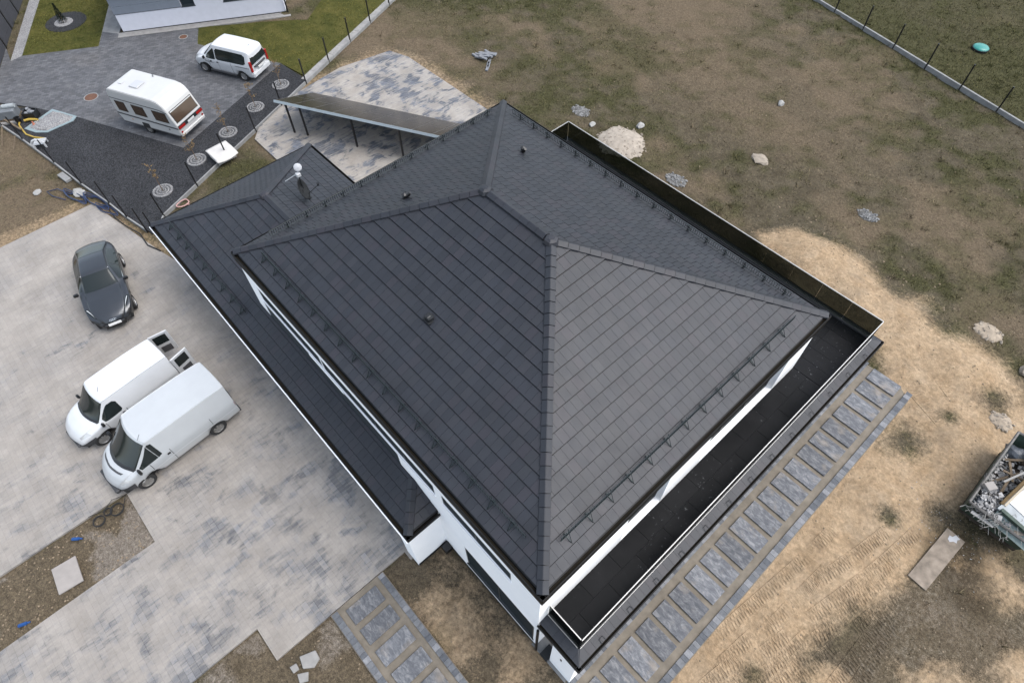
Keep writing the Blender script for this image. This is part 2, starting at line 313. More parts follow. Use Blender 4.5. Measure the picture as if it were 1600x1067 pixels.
GRAV = [(-19.17, 11.18), (-15.6, 2.93), (-22.63, -.42), (-25.21, -1.89), (-27.6, -4.6), (-24.6, -3.8), (-22.4, -3.35), (-19.1, -2.75), (-13.93, -1.85), (-10.45, -1.2), (-11.2, -.23), (-16.35, 11.45)]
LAWN = [(-31.36, -.53), (-29.05, 3.53), (-34.63, 6.6), (-44, 11.5), (-46, 7.0)]
RLAWN = [(-26.75, 9.3), (-24.85, 8.36), (-20.09, 10.66), (-19.17, 11.18), (-16.7, 11.6), (-28.0, 37.2), (-36, 33), (-22.5, 15.2), (-23.6, 13.9)]
SAND = [(9.86, 20.66), (10.85, 22.17), (12.76, 22.51), (14.94, 22.48), (17.28, 22.49), (19.27, 22.03), (21.19, 21.44), (23.5, 20.23), (24.2, 18.5), (23.2, 16.5), (22.87, 14.53), (22.61, 12.2), (22.19, 8.3), (22.04, 6.0), (23.5, 3), (24, -6), (15, -6), (15.3, -3.5), (18.4, -3.4), (18.3, 16.88), (17.3, 18.3), (16.0, 18.2), (13.54, 18.5)]
EARTH = [(10.54, -2.36), (10.54, -1.3), (11.29, -1.29), (11.27, -.1), (17.3, .3), (17.3, -2.4)]
SOILR = [(22.9, 13.07), (26, 14.6), (32, 9), (27, -6), (20.5, -2), (21.3, 4), (21.9, 8.3)]
STRIP = [(-31.24, -1.28), (-31.36, -.53), (-46, 7.0), (-46.4, 6.3)]
FLAT = [YARD, YARD2, DRIVE, GRAV, LAWN, [(17.2, -3.5), (19.5, -3.5), (19.5, 17.6), (17.2, 17.6)], [(10.5, -4.5), (19.5, -4.5), (19.5, -2.3), (10.5, -2.3)], [(-7.2, -1.4), (16, -1.4), (17.3, -.2), (17.3, 16), (-3, 16), (-7.2, 7)], RLAWN, STRIP, [(-29.05, 3.53), (-30.6, 4.4), (-29.6, 5.1), (-33.0, 7.2), (-44, 13), (-44, 11.5), (-34.63, 6.6)]]
GX0, GX1, GY0, GY1, GS = -64., 44., -30., 74., .22
def ground_z(x, y):
    x = np.asarray(x, float); y = np.asarray(y, float)
    z = (fbm(x, y, 5, 11, 4)-.5)*.22 + (fbm(x, y, .9, 21, 3)-.5)*.10
    s = sstep(-.6, .6, sdist(x, y, SAND)); z = z + s*(fbm(x, y, 1.3, 31, 4)-.45)*.16
    for cx, cy, rr, h in ((12.6, 20.6, 2.2, .75), (15.2, 20.3, 1.8, .5), (17.6, 20.2, 2.2, .45), (20.3, 20.4, 1.6, .4), (21.6, 17.2, 1.3, .22), (20.6, 12.6, 1.1, .14), (21.3, 9.6, 1.2, .16), (.69, 20.9, 1.5, .2)):
        z = z + h*np.exp(-((x-cx)**2+(y-cy)**2)/(rr*rr)*1.6)*(.8+.4*fbm(x, y, .7, 41, 3))
    fl = np.zeros(x.shape)
    for P_ in FLAT: fl = np.maximum(fl, sstep(-.7, -.05, sdist(x, y, P_)))
    bed = sstep(-.1, .12, sdist(x, y, BED)); ea = sstep(-.05, .35, sdist(x, y, EARTH))
    z = z*(1-fl) + fl*(-.05)
    z = np.where(bed > 0, z*(1-bed)+bed*((fbm(x, y, .5, 61, 4)-.5)*.14+.0), z)
    z = np.where(ea > 0, z*(1-ea)+ea*((fbm(x, y, .6, 71, 4)-.5)*.12-.02), z)
    return z
def masks(x, y):
    wob = (fbm(x, y, 3.2, 5, 4)-.5)*3.2; wob2 = (fbm(x, y, 1.1, 8, 4)-.5)*1.4
    sand = sstep(-.9, .9, sdist(x, y, SAND)+wob*.45+wob2*.6)
    # weeds that grow through the sand
    for cx, cy, r in ((20.2, 15.4, 1.15), (22.6, 13.5, .8), (17.7, 17.4, .7), (18.6, 22.0, 1.3), (21.8, 19.6, 1.0), (16.2, 21.9, 1.), (21.3, 12.3, .55), (22.2, 2.6, .5), (21.1, 4.4, .6), (14.4, -1.3, .5), (20.9, 17.6, .5)):
        g = np.clip(1.2-np.hypot(x-cx, y-cy)/r+wob2*.55, 0, 1); sand = sand*(1-.85*g)
    field = fbm(x, y, 7, 15, 5); f2 = fbm(x, y, 2.2, 25, 4)
    dry = sstep(.42, .6, field*.6+f2*.4)
    for cx, cy, rx, ry in ((-1.5, 31, 8, 5), (-12, 19.5, 5, 2), (-4, 35, 3, 6), (5, 28.5, 6, 2.5)):
        dry = np.maximum(dry, .95*np.exp(-((x-cx)/rx)**2-((y-cy)/ry)**2))
    green = (.10+.85*sstep(.38, .62, fbm(x, y, 5.5, 35, 5)*.5+fbm(x, y, .8, 45, 4)*.5))*(1-.45*dry)
    for (ax, ay), (bx, by) in (((-8.5, 37.5), (1.2, 29.6)), ((-7.0, 38.2), (2.6, 30.6))):
        L_ = math.hypot(bx-ax, by-ay); tx, ty = (bx-ax)/L_, (by-ay)/L_; al = (x-ax)*tx+(y-ay)*ty; pe = -(x-ax)*ty+(y-ay)*tx; dry = np.maximum(dry, 1.1*np.exp(-(pe/.28)**2)*((al > 0) & (al < L_))*(.4+.9*fbm(x, y, 1.5, 77, 3)))
    nr = y-(41.5-.2402*(x-1.27))          # beyond the north fence: lawn-like
    green = np.where(nr > 0, np.maximum(green, .66+.34*sstep(.4, .62, fbm(x, y, 4, 55, 4))), green); dry = np.where(nr > 0, dry*.6, dry)
    leftf = (x < -10) & (y < -1.4); green = np.where(leftf, green*.9, green); green = np.maximum(green, .75*sstep(-.4, .5, sdist(x, y, [(-13.2, 3.6), (-12.2, 5.9), (-7, 6.2), (-7, 4), (-10.5, 1.0)])+wob2*.4))
    grey = .30*sstep(-.8, 1.4, sdist(x, y, SOILR)+wob*.5)*(.55+.9*fbm(x, y, 1.2, 75, 4))
    ea = sstep(-.2, .3, sdist(x, y, EARTH)); bed = sstep(-.1, .1, sdist(x, y, BED))
    bl = sstep(-.2, .2, sdist(x, y, [(9.27, -40), (9.27, -6.45), (10.54, -6.45), (10.54, -4.4), (19, -4.4), (19, -40)]))
    sand = np.maximum(sand*(1-bl), ea*sstep(.38, .6, f2+.12)*.62); green = np.where(ea+bed+bl > .3, np.clip(sstep(.62, .75, f2), 0, 1)*.6, green); dry = np.where(ea+bed+bl > .3, .5*f2+.25, dry)
    sr = sstep(-1.2, 1., sdist(x, y, SOILR)+wob*.5); green = green*(1-.75*sr); dry = np.maximum(dry*(1-sr), sr*(.35+.5*f2)); sand = np.maximum(sand, sr*sstep(.34, .62, fbm(x, y, 1.8, 105, 5))*.85)
    grey = np.maximum(grey, bed*sstep(.5, .62, f2)); grey = np.maximum(grey, bl*.6*sstep(.42, .6, f2))
    sandl = sstep(-1.6, .3, sdist(x, y, [(-17.2, -8), (-16.6, -3.6), (-14.6, -2.4), (-14.6, -40), (-17, -40)])+wob*.4); dry = np.maximum(dry, sandl)
    sand = np.maximum(sand, .45*sstep(-.6, .3, sdist(x, y, [(-15.6, -8), (-15.2, -3.0), (-14.5, -2.2), (-9, -1.0), (-7, -1), (-9, -1.5), (-14.6, -3), (-14.6, -40)])+wob2*.4))
    sand = np.maximum(sand, .5*sstep(-1.6, .2, sdist(x, y, YARD2)+wob2)*(y > 10))
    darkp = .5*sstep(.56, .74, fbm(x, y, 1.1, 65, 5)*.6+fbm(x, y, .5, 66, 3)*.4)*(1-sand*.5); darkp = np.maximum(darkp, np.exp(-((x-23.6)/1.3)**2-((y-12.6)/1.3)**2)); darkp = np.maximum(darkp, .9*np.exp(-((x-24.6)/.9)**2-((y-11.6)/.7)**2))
    return sand, dry, green, grey, darkp
def build_ground():
    nx = int((GX1-GX0)/GS)+1; ny = int((GY1-GY0)/GS)+1
    X, Y = np.meshgrid(np.linspace(GX0, GX1, nx), np.linspace(GY0, GY1, ny), indexing='xy'); x = X.ravel(); y = Y.ravel()
    z = ground_z(x, y); co = np.stack([x, y, z], 1)
    i = (np.arange(ny-1)[:, None]*nx+np.arange(nx-1)[None]).ravel(); f = np.stack([i, i+1, i+1+nx, i+nx], 1)
    big = 900.; n0 = len(co)
    ex = np.array([(GX0+.1, GY0+.1, -.12), (GX1-.1, GY0+.1, -.12), (GX1-.1, GY1-.1, -.12), (GX0+.1, GY1-.1, -.12), (-big, -big, -.15), (big, -big, -.15), (big, big, -.15), (-big, big, -.15)])
    f = np.concatenate([f, np.array([(4, 5, 1, 0), (5, 6, 2, 1), (6, 7, 3, 2), (7, 4, 0, 3)])+n0]); co = np.concatenate([co, ex])
    me = bpy.data.meshes.new('ground'); me.vertices.add(len(co)); me.vertices.foreach_set('co', co.ravel()); me.loops.add(f.size); me.loops.foreach_set('vertex_index', f.ravel().astype(np.int32))
    me.polygons.add(len(f)); me.polygons.foreach_set('loop_start', np.arange(0, f.size, 4, dtype=np.int32)); me.polygons.foreach_set('use_smooth', np.ones(len(f), bool)); me.update()
    s, d, g, gr, dk = masks(co[:, 0], co[:, 1]); s[n0:] = 0
    for nm, arr in (('mask', (s, d, g)), ('mask2', (gr, dk, dk*0))):
        a = me.color_attributes.new(nm, 'FLOAT_COLOR', 'POINT'); a.data.foreach_set('color', np.stack(list(arr)+[np.ones(len(co))], 1).ravel())
    return struct(link('ground', me, M['ground']))
build_ground()
def tinted_mesh(name, co, tri, col, mat, k=3):
    me = bpy.data.meshes.new(name); me.vertices.add(len(co)); me.vertices.foreach_set('co', co.ravel()); me.loops.add(tri.size); me.loops.foreach_set('vertex_index', tri.ravel().astype(np.int32))
    me.polygons.add(len(tri)); me.polygons.foreach_set('loop_start', np.arange(0, tri.size, k, dtype=np.int32)); me.update()
    a = me.color_attributes.new('tint', 'FLOAT_COLOR', 'POINT'); a.data.foreach_set('color', np.concatenate([col, np.ones((len(co), 1))], 1).ravel())
    me.materials.append(mat); return me
def blades(x, y, z, h, nb, wid, c0, c1, spread):
    n = len(x); X = np.repeat(x, nb); Y = np.repeat(y, nb); Z = np.repeat(z, nb); H = np.repeat(h, nb)*np.random.uniform(.5, 1.2, n*nb); N = n*nb
    a = np.random.uniform(0, 2*np.pi, N); r = np.random.uniform(0, spread, N); X = X+r*np.cos(a); Y = Y+r*np.sin(a)
    b = np.random.uniform(0, np.pi, N); W = wid*np.random.uniform(.6, 1.5, N); ln = np.random.uniform(.3, 1.1, N)*H
    p0 = np.stack([X-W*np.cos(b), Y-W*np.sin(b), Z-.02], 1); p1 = np.stack([X+W*np.cos(b), Y+W*np.sin(b), Z-.02], 1); p2 = np.stack([X+ln*np.cos(a), Y+ln*np.sin(a), Z+H], 1)
    co = np.stack([p0, p1, p2], 1).reshape(-1, 3); tri = np.arange(N*3).reshape(-1, 3)
    t = np.random.rand(N, 1); c = np.repeat(c0, nb, 0)*(1-t)+np.repeat(c1, nb, 0)*t; c = c*np.random.uniform(.55, 1.5, (N, 1))
    return co, tri, np.repeat(c, 3, 0)
def field_grass():
    n = 520000; x = np.random.uniform(-50, 30, n); y = np.random.uniform(-16, 62, n)
    s, d, g, gr, dk = masks(x, y); p = np.clip(.25+.75*g-.25*d, 0, 1)*(1-np.clip(s*1.9, 0, 1)); p *= np.where(gr > .4, .35, 1)
    for P_ in FLAT+[BED]: p = np.where(sdist(x, y, P_) > -.12, 0, p)
    p = np.where((x > 10.4) & (y < 0) & (x < 19.5), p*.12, p)
    k = np.random.rand(n) < p*.8; x, y, g, d = x[k], y[k], g[k], d[k]; z = ground_z(x, y); h = .03+.075*np.random.rand(len(x))**2+.03*g
    gg = np.clip(.12+g*.95-.25*d+np.random.normal(0, .25, len(x)), 0, 1)[:, None]
    c0 = np.array([[.135, .104, .064]])*(1-gg)+np.array([[.058, .060, .022]])*gg; c1 = np.array([[.21, .165, .105]])*(1-gg)+np.array([[.115, .110, .044]])*gg
    co, tri, col = blades(x, y, z, h, 3, .018, c0*.8, c1*.8, .14)
    k = np.random.choice(len(x), 2600, replace=False); k = k[fbm(x[k], y[k], 3, 99, 3) > .5]
    co2, tri2, col2 = blades(x[k], y[k], z[k], np.random.uniform(.12, .26, len(k)), 16, .016, c0[k]*.75, c1[k]*.85, .16)
    tri = np.concatenate([tri, tri2+len(co)]); co = np.concatenate([co, co2]); col = np.concatenate([col, col2]); print('field blades', len(tri))
    stuff(link('field_grass', tinted_mesh('field_grass', co, tri, col, M['grass'])))
field_grass()
def sheet(name, poly, z0, z1, mat): return struct(MB().prism(poly, z0, z1).obj(name, mat))
def clip_out(P_): return P_
# yard: three pieces round the planting bed
sheet('yard_paving', [(-14.65, -60), (-14.62, -2.56), (-9.2, -1.45), (-7.0, -.9), (-7.0, -.45), (1.74, -.45), (1.74, -60)], -.2, .045, M['dust'])
sheet('yard_paving', [(1.74, -.45), (10.9, -.45), (10.9, -1.36), (10.54, -1.36), (10.54, -6.45), (9.27, -6.45), (9.27, -7.7), (1.74, -7.7)], -.2, .045, M['dust'])
sheet('yard_paving', [(4.24, -7.7), (9.27, -7.7), (9.27, -60), (4.24, -60)], -.2, .045, M['dust'])
sheet('rear_paving', YARD2, -.2, .045, M['dust2'])
sheet('neighbour_drive', DRIVE, -.2, .04, M['paver'])
sheet('gravel_bed', GRAV, -.2, .032, M['gravel'])
sheet('house_apron', [(15.7, -.1), (17.2, -.1), (17.2, 16), (15.7, 16)], -.2, .03, M['concrete'])
e1 = Vector((.489, .872, 0)); e2 = Vector((.872, -.489, 0))
def lawn(name, poly, n, seed):
    o = sheet(name, poly, -.2, .035, M['lawn'])
    xs = [p[0] for p in poly]; ys = [p[1] for p in poly]; np.random.seed(seed)
    x = np.random.uniform(min(xs), max(xs), n); y = np.random.uniform(min(ys), max(ys), n); k = sdist(x, y, poly) > .04; x, y = x[k], y[k]
    t = np.clip((fbm(x, y, 2.2, seed, 4)-.42)*4, 0, 1)[:, None]
    c0 = np.array([[.050, .058, .014]])*(1-t)+np.array([[.105, .095, .026]])*t
    co, tri, col = blades(x, y, np.full(len(x), .035), np.full(len(x), .06), 4, .016, c0, c0*1.5, .12)
    stuff(link('lawn_grass', tinted_mesh('lawn_grass', co, tri, col, M['grass'])))
M['lawn'] = (lambda t: (t.set(col=t.ramp(t.noise(t.pos(), .9, 6, .7), (.3, (.045, .052, .013)), (.55, (.085, .082, .022)), (.75, (.14, .12, .04))), rough=1., spec=.1), t.bump(t.noise(t.pos(), 20, 4), .6, .03))[0])(NT('lawn'))
lawn('lawn', LAWN, 16000, 3); lawn('lawn', RLAWN, 26000, 4)
sheet('gravel_strip', [(-31.24, -1.28), (-31.36, -.53), (-46, 7.0), (-46.4, 6.3)], -.2, .05, M['pale_gravel'])
sheet('side_path', [(-29.05, 3.53), (-30.6, 4.4), (-29.6, 5.1), (-33.0, 7.2), (-44, 13), (-44, 11.5), (-34.63, 6.6)], -.2, .052, M['concrete'])
# tyre tracks pressed into the sand: fine strips of cleat marks that follow the ground
def tracks():
    mb = MB(); LN = [((20.15, 3.2), (21.75, 13.6)), ((20.75, 3.4), (22.3, 13.0)), ((19.7, 4.2), (20.15, 10.6)), ((19.9, 1.2), (20.95, 9.2)), ((20.4, 1.6), (21.4, 9.4)), ((21.5, 6.6), (22.5, 11.6)), ((21.6, 3.0), (22.35, 10.6)), ((22.0, 3.6), (22.75, 9.6)), ((21.0, 1.6), (21.5, 7.2)), ((22.9, 4.2), (22.8, 9.9)), ((23.4, 4.4), (23.2, 9.8)), ((20.6, 2.4), (22.3, 8.2)), ((17.2, 20.5), (20.8, 18.3)), ((18.9, 18.0), (21.9, 16.4)), ((24.3, 6.4), (23.5, 10.4))]
    for q, (a, b) in enumerate(LN):
        a = np.array(a); b = np.array(b); L = np.hypot(*(b-a)); n = int(L/.031); t = (b-a)/L; nn = np.array([-t[1], t[0]])
        s = np.linspace(0, L, n); cur = .12*np.sin(s*.5+q)[:, None]*nn; c = a+s[:, None]*t+cur; offs = np.array([-.27, -.22, -.12, 0, .12, .22, .27]); rows = []
        fade = np.clip(np.minimum(s, L-s)/.8, 0, 1)*np.clip((fbm(s, s*0+q, 1.3, 90+q, 3)-.34)*6, .0, 1)
        for k, o in enumerate(offs):
            p = c+o*nn; z = ground_z(p[:, 0], p[:, 1]); tread = .5+.5*np.sign(np.sin(2*np.pi*(s+abs(o)*.2+.03*np.sin(s*3.1))/.115))
            h = (-.05 if k in (0, 6) else .022) if k in (0, 6, 1, 5) else .034-.024*tread*(.7+1.3*fbm(p[:, 0], p[:, 1], .5, 95, 3))
            z = z+np.where(fade > .05, h*fade, -.06) if k not in (0, 6) else z-.06
            rows.append(np.stack([p[:, 0], p[:, 1], z], 1))
        V = np.stack(rows, 1); m = len(offs)
        mb.add(V.reshape(-1, 3).tolist(), [(i*m+j, i*m+j+1, (i+1)*m+j+1, (i+1)*m+j) for i in range(n-1) for j in range(m-1)])
    me = mb.mesh('tyre_tracks'); a = me.color_attributes.new('mask', 'FLOAT_COLOR', 'POINT'); b_ = me.color_attributes.new('mask2', 'FLOAT_COLOR', 'POINT')
    co = np.array(mb.v); s, d, g, gr, dk = masks(co[:, 0], co[:, 1])
    a.data.foreach_set('color', np.stack([s, d, g, s*0+1], 1).ravel()); b_.data.foreach_set('color', np.stack([gr, dk, s*0, s*0+1], 1).ravel())
    struct(link('tyre_tracks', me, M['ground']))
tracks()
# ------------------------------------------------------------------ house
RU0, RU1, RV0, RV1, HE, PIT = .444, 15.918, -.071, 12.571, 6.4, .4488
TW, TE = .256, .400
house = thing('house', 'white two-storey house under a dark hipped tile roof with a glazed roof terrace', 'house')
TILES = []          # (object-building info) every roof tile, sorted later by how large it shows
def clip_poly(poly, clip):
    out = poly; n = len(clip)
    for i in range(n):
        a, b = clip[i], clip[(i+1) % n]; ex, ey = b[0]-a[0], b[1]-a[1]; inp = out; out = []
        if not inp: return []
        side = lambda p: ex*(p[1]-a[1])-ey*(p[0]-a[0])
        for j in range(len(inp)):
            p, q = inp[j], inp[(j+1) % len(inp)]; sp, sq = side(p), side(q)
            if sp >= 0: out.append(p)
            if (sp >= 0) != (sq >= 0): t = sp/(sp-sq); out.append((p[0]+t*(q[0]-p[0]), p[1]+t*(q[1]-p[1])))
    return out
def area(poly): return .5*abs(sum(poly[i][0]*poly[(i+1) % len(poly)][1]-poly[(i+1) % len(poly)][0]*poly[i][1] for i in range(len(poly))))
rt = random.Random(3)
def tile_face(roof, P0, e, pitch, inw, poly, b0=.104, a0=0, step=.034, gap=.022, jg=.005):
    """lay courses of flat tiles on a roof plane; poly in (along eave, up slope), counter-clockwise"""
    P0 = Vector(P0); e = Vector(e); inw = Vector(inw); s = inw*math.cos(pitch)+Vector((0, 0, math.sin(pitch))); n = e.cross(s)
    if n.z < 0: n = -n
    A = [p[0] for p in poly]; B = [p[1] for p in poly]; k = 0; F = Matrix((e, s, n)).transposed()
    while b0+k*TE < max(B)-.02:
        bl = b0+k*TE; bh = min(bl+TE-gap, max(B)+.0); off = a0+(TW/2 if k % 2 else 0); i = math.floor((min(A)-off)/TW)
        while off+i*TW < max(A):
            al = off+i*TW+jg/2; r = [(al, bl), (al+TW-jg, bl), (al+TW-jg, bh), (al, bh)]; c = clip_poly(r, poly); i += 1
            if len(c) < 3 or area(c) < .004: continue
            jz = rt.uniform(-.002, .003); sk = 0
            zt = lambda b: .024+step-step*(b-bl)/TE+jz
            nn = len(c); vv = []
            for dz in (-.020, 0):
                for a_, b_ in c: vv.append(P0+e*a_+s*(b_+sk)+n*(zt(b_)+dz))
            ca = sum(p[0] for p in c)/nn; cb = sum(p[1] for p in c)/nn; ctr = P0+e*ca+s*cb+n*.04
            d = CAMP-ctr; vis = area(c)*max(0, d.normalized().dot(n))/d.length_squared
            TILES.append((vis, roof, ctr, vv, nn))
        k += 1
def flush_tiles(root):
    T = sorted([t for t in TILES], key=lambda t: -t[0]); rest = {}
    for k, (vis, roof, ctr, vv, nn) in enumerate(T):
        fs = [tuple(range(nn))[::-1], tuple(range(nn, 2*nn))]+[(i, (i+1) % nn, (i+1) % nn+nn, i+nn) for i in range(nn)]
        if k < 300: MB().add([v-ctr for v in vv], fs).obj('roof_tile', M['tile'], roof, loc=ctr)
        else: rest.setdefault(roof, MB()).add(vv, fs)
    first = True
    for roof, mb in rest.items(): stuff(mb.obj('roof_tile', M['tile'], roof))
def caps(roof, a, b, w=.152, h=.066, ln=.335, lift=.045):
    """angular ridge and hip tiles laid end to end from a up to b"""
    a = Vector(a); b = Vector(b); t = (b-a).normalized(); L = (b-a).length; sd_ = t.cross(Vector((0, 0, 1))).normalized(); up = sd_.cross(t); n = max(1, round(L/ln)); q = L/n
    for k in range(n):
        V = []
        for s_, lf, ww in ((k*q+.008, .014, 1.03), ((k+1)*q-.008, 0, .98)):
            for x, z in ((-w*ww, -.065), (-(w-.006)*ww, -.012), (-.012, h), (.012, h), ((w-.006)*ww, -.012), (w*ww, -.065)): V.append(a+t*s_+sd_*x+up*(z+lift+lf))
        c = sum(V, Vector())/12
        MB().add([v-c for v in V], [(0, 1, 2, 3, 4, 5), (11, 10, 9, 8, 7, 6)]+[((i+1) % 6, i, i+6, (i+1) % 6+6) for i in range(6)]).obj('ridge_tile', M['tile'], roof, loc=c)
def node_cap(roof, c, dirs, r=.24):
    mb = MB(); c = Vector(c); ring = []; n = 10
    prof = ((.0, .085), (.10, .08), (.20, .035), (.25, -.06), (.25, -.11))
    mb.lathe(c, prof, 6); mb.obj('ridge_end', M['tile'], roof, smooth=False)
def guard(parent, P0, e, pitch, inw, a0, a1, b=.73, step=.766):
    """snow guard: two rails, upright bars and braced feet standing on the slope"""
    P0 = Vector(P0); e = Vector(e); inw = Vector(inw); s = inw*math.cos(pitch)+Vector((0, 0, math.sin(pitch))); n = Vector((0, 0, 1))
    pt = lambda a, bb, h: P0+e*a+s*bb+n*h
    g = MB(); g.tube([pt(a0, b, .28), pt(a1, b, .28)], .013, 5); g.tube([pt(a0, b+.0, .09), pt(a1, b, .09)], .012, 4)
    root = g.obj('snow_guard', M['guard'], parent)
    m = MB(); k = int((a1-a0)/.085)
    for i in range(k+1): a = a0+(a1-a0)*i/k; m.tube([pt(a, b, .09), pt(a, b, .28)], .0085, 4, cap=False)
    m.obj('guard_bars', M['dark'], root)
    a = a0+.2
    while a < a1-.05:
        q = MB(); q.tube([pt(a, b+.03, .02), pt(a, b, .30)], .018, 4)
        q.tube([pt(a-.085, b+.06, .24), pt(a+.0, b-.22, .065), pt(a+.085, b+.06, .24)], .013, 4)
        q.box(-.02, .02, -.17, .10, 0, .008, Matrix.Translation(pt(a, b, .065)) @ Matrix((e, s, e.cross(s) if e.cross(s).z > 0 else -e.cross(s))).transposed().to_4x4())
        q.obj('bracket', M['guard'], root); a += step
def gutter(parent, pts, z, closed=True):
    """square-ish gutter with an open channel, run round a list of (x,y) corners (outer line), counter-clockwise"""
    n = len(pts); mb = MB(); inn = MB()
    for i in range(n if closed else n-1):
        a = Vector((*pts[i], 0)); b = Vector((*pts[(i+1) % n], 0)); t = (b-a).normalized(); nin = Vector((-t.y, t.x, 0))
        e0 = .0; L = (b-a).length
        F = Matrix((t, nin, Vector((0, 0, 1)))).transposed().to_4x4(); T = Matrix.Translation(a+Vector((0, 0, z))) @ F
        x0, x1 = (0, L)
        mb.box(x0, x1, -.02, .02, -.12, .018, T); mb.box(x0+.021, x1-.021, .1302, .1502, -.13, .03, T); mb.box(x0+.021, x1-.021, .0201, .13, -.11, -.10, T)
        mb.tube([T @ Vector((x0+.01, .0, .02)), T @ Vector((x1-.01, .0, .02))], .018, 6)
        inn.box(x0+.025, x1-.025, .022, .128, -.0995, -.06, T)
    g = mb.obj('gutter', M['gutter'], parent); inn.obj('gutter_bed', M['soffit'], g)
hr = math.tan(PIT)*(RV1-RV0)/2; half = (RV1-RV0)/2; SL = half/math.cos(PIT); LU = RU1-RU0; WV = RV1-RV0
def hip_solid(x0, x1, y0, y1, z, pit, drop=.0, inset=.06):
    h = min(x1-x0, y1-y0)/2-inset; x0 += inset; x1 -= inset; y0 += inset; y1 -= inset; z0 = z+inset*math.tan(pit)-.015; t = math.tan(pit)*h
    return MB().add([(x0, y0, z0), (x1, y0, z0), (x1, y1, z0), (x0, y1, z0), (x0+h, (y0+y1)/2, z0+t), (x1-h, (y0+y1)/2, z0+t), (x0, y0, z0-.16), (x1, y0, z0-.16), (x1, y1, z0-.16), (x0, y1, z0-.16)],
        [(0, 1, 5, 4), (1, 2, 5), (2, 3, 4, 5), (3, 0, 4), (0, 6, 7, 1), (1, 7, 8, 2), (2, 8, 9, 3), (3, 9, 6, 0), (9, 8, 7, 6)])
main_roof = hip_solid(RU0+.1, RU1-.1, RV0+.1, RV1-.1, HE+.1*math.tan(PIT), PIT, inset=.0).obj('roof', M['gutter'], house)
hc = .035
EB = .165
trap = [(EB, EB), (LU-EB, EB), (LU-half-hc, SL), (half+hc, SL)]
tri_ = [(EB, EB), (WV-EB, EB), (half, SL-.03)]
tile_face(main_roof, (RU0, RV0, HE), (1, 0, 0), PIT, (0, 1, 0), trap, a0=.09)
tile_face(main_roof, (RU1, RV0, HE), (0, 1, 0), PIT, (-1, 0, 0), tri_, a0=.05)
tile_face(main_roof, (RU1, RV1, HE), (-1, 0, 0), PIT, (0, -1, 0), trap, a0=.03, step=.010, gap=.03, jg=.014)
tile_face(main_roof, (RU0, RV1, HE), (0, -1, 0), PIT, (1, 0, 0), tri_, a0=.12, step=.010, gap=.03, jg=.014)
rdg1 = Vector((RU0+half, RV0+half, HE+hr)); rdg2 = Vector((RU1-half, RV0+half, HE+hr))
for c_, r_ in (((RU0, RV0, HE), rdg1), ((RU0, RV1, HE), rdg1), ((RU1, RV0, HE), rdg2), ((RU1, RV1, HE), rdg2)):
    c_ = Vector(c_); t_ = (r_-c_).normalized(); caps(main_roof, c_+t_*.16, r_-t_*.14)
caps(main_roof, rdg1+Vector((.2, 0, 0)), rdg2-Vector((.2, 0, 0)), lift=.05)
node_cap(main_roof, rdg1+Vector((0, 0, .06)), []); node_cap(main_roof, rdg2+Vector((0, 0, .06)), [])
gutter(main_roof, [(RU0, RV0), (RU1, RV0), (RU1, RV1), (RU0, RV1)], HE)
for P0_, e_, i_, L_ in (((RU0, RV0, HE), (1, 0, 0), (0, 1, 0), LU), ((RU1, RV0, HE), (0, 1, 0), (-1, 0, 0), WV), ((RU1, RV1, HE), (-1, 0, 0), (0, -1, 0), LU), ((RU0, RV1, HE), (0, -1, 0), (1, 0, 0), WV)):
    guard(house, P0_, e_, PIT, i_, 1.25, L_-1.3)
def vent(x, y, z, rz, kind):
    if kind:
        v = MB().box(-.16, .16, -.16, .16, -.02, .03).obj('roof_vent', M['dark'], house, loc=(x, y, z)); v.rotation_euler = (0, 0, rz)
        MB().prism([(-.13, -.10), (.06, -.12), (.12, 0), (.06, .12), (-.13, .10)], .03, .17).obj('hood', M['dark'], v, bevel=.02)
        MB().cyl((-.10, 0, .10), .085, .12, 10, 'X').obj('outlet', M['black'], v)
    else:
        v = MB().cyl((0, 0, -.1), .055, .30, 10).obj('roof_vent', M['black'], house, loc=(x, y, z)); v.rotation_euler = (0, 0, rz)
        m = MB(); m.cyl((0, 0, .22), .10, .05, 10, r2=.03); m.tube([(-.02, 0, .1), (.14, 0, .2), (.22, 0, .30)], [.07, .06, .045], 8); m.cyl((0, 0, .06), .10, .03, 10)
        m.obj('cowl', M['black'], v)
vent(8.30, 2.69, 7.75, R(90), 1); vent(4.68, 9.74, 7.76, R(-20), 0); vent(4.15, 4.96, 8.17, R(40), 0)
# lower (garage) roof
GU0, GU1, GV0, GV1, HG, PG = -7.19, 11.36, -1.30, 6.78, 3.0, .4401
gh = (GV1-GV0)/2; gs = gh/math.cos(PG); gz = math.tan(PG)*gh; S_ = TW*31
low = MB()
zr = lambda v: HG+math.tan(PG)*(v-GV0)-.02
low.add([(GU0+.1, GV0+.1, HG+.03), (.6, GV0+.1, HG+.03), (.6, GV1-.1, HG+.03), (GU0+.1, GV1-.1, HG+.03), (GU0+gh, GV0+gh, HG+gz-.02), (.6, GV0+gh, HG+gz-.02), (GU0+.1, GV0+.1, HG-.13), (.6, GV0+.1, HG-.13), (.6, GV1-.1, HG-.13), (GU0+.1, GV1-.1, HG-.13)],
        [(0, 1, 5, 4), (2, 3, 4, 5), (3, 0, 4), (0, 6, 7, 1), (2, 8, 9, 3), (3, 9, 6, 0), (9, 8, 7, 6)])
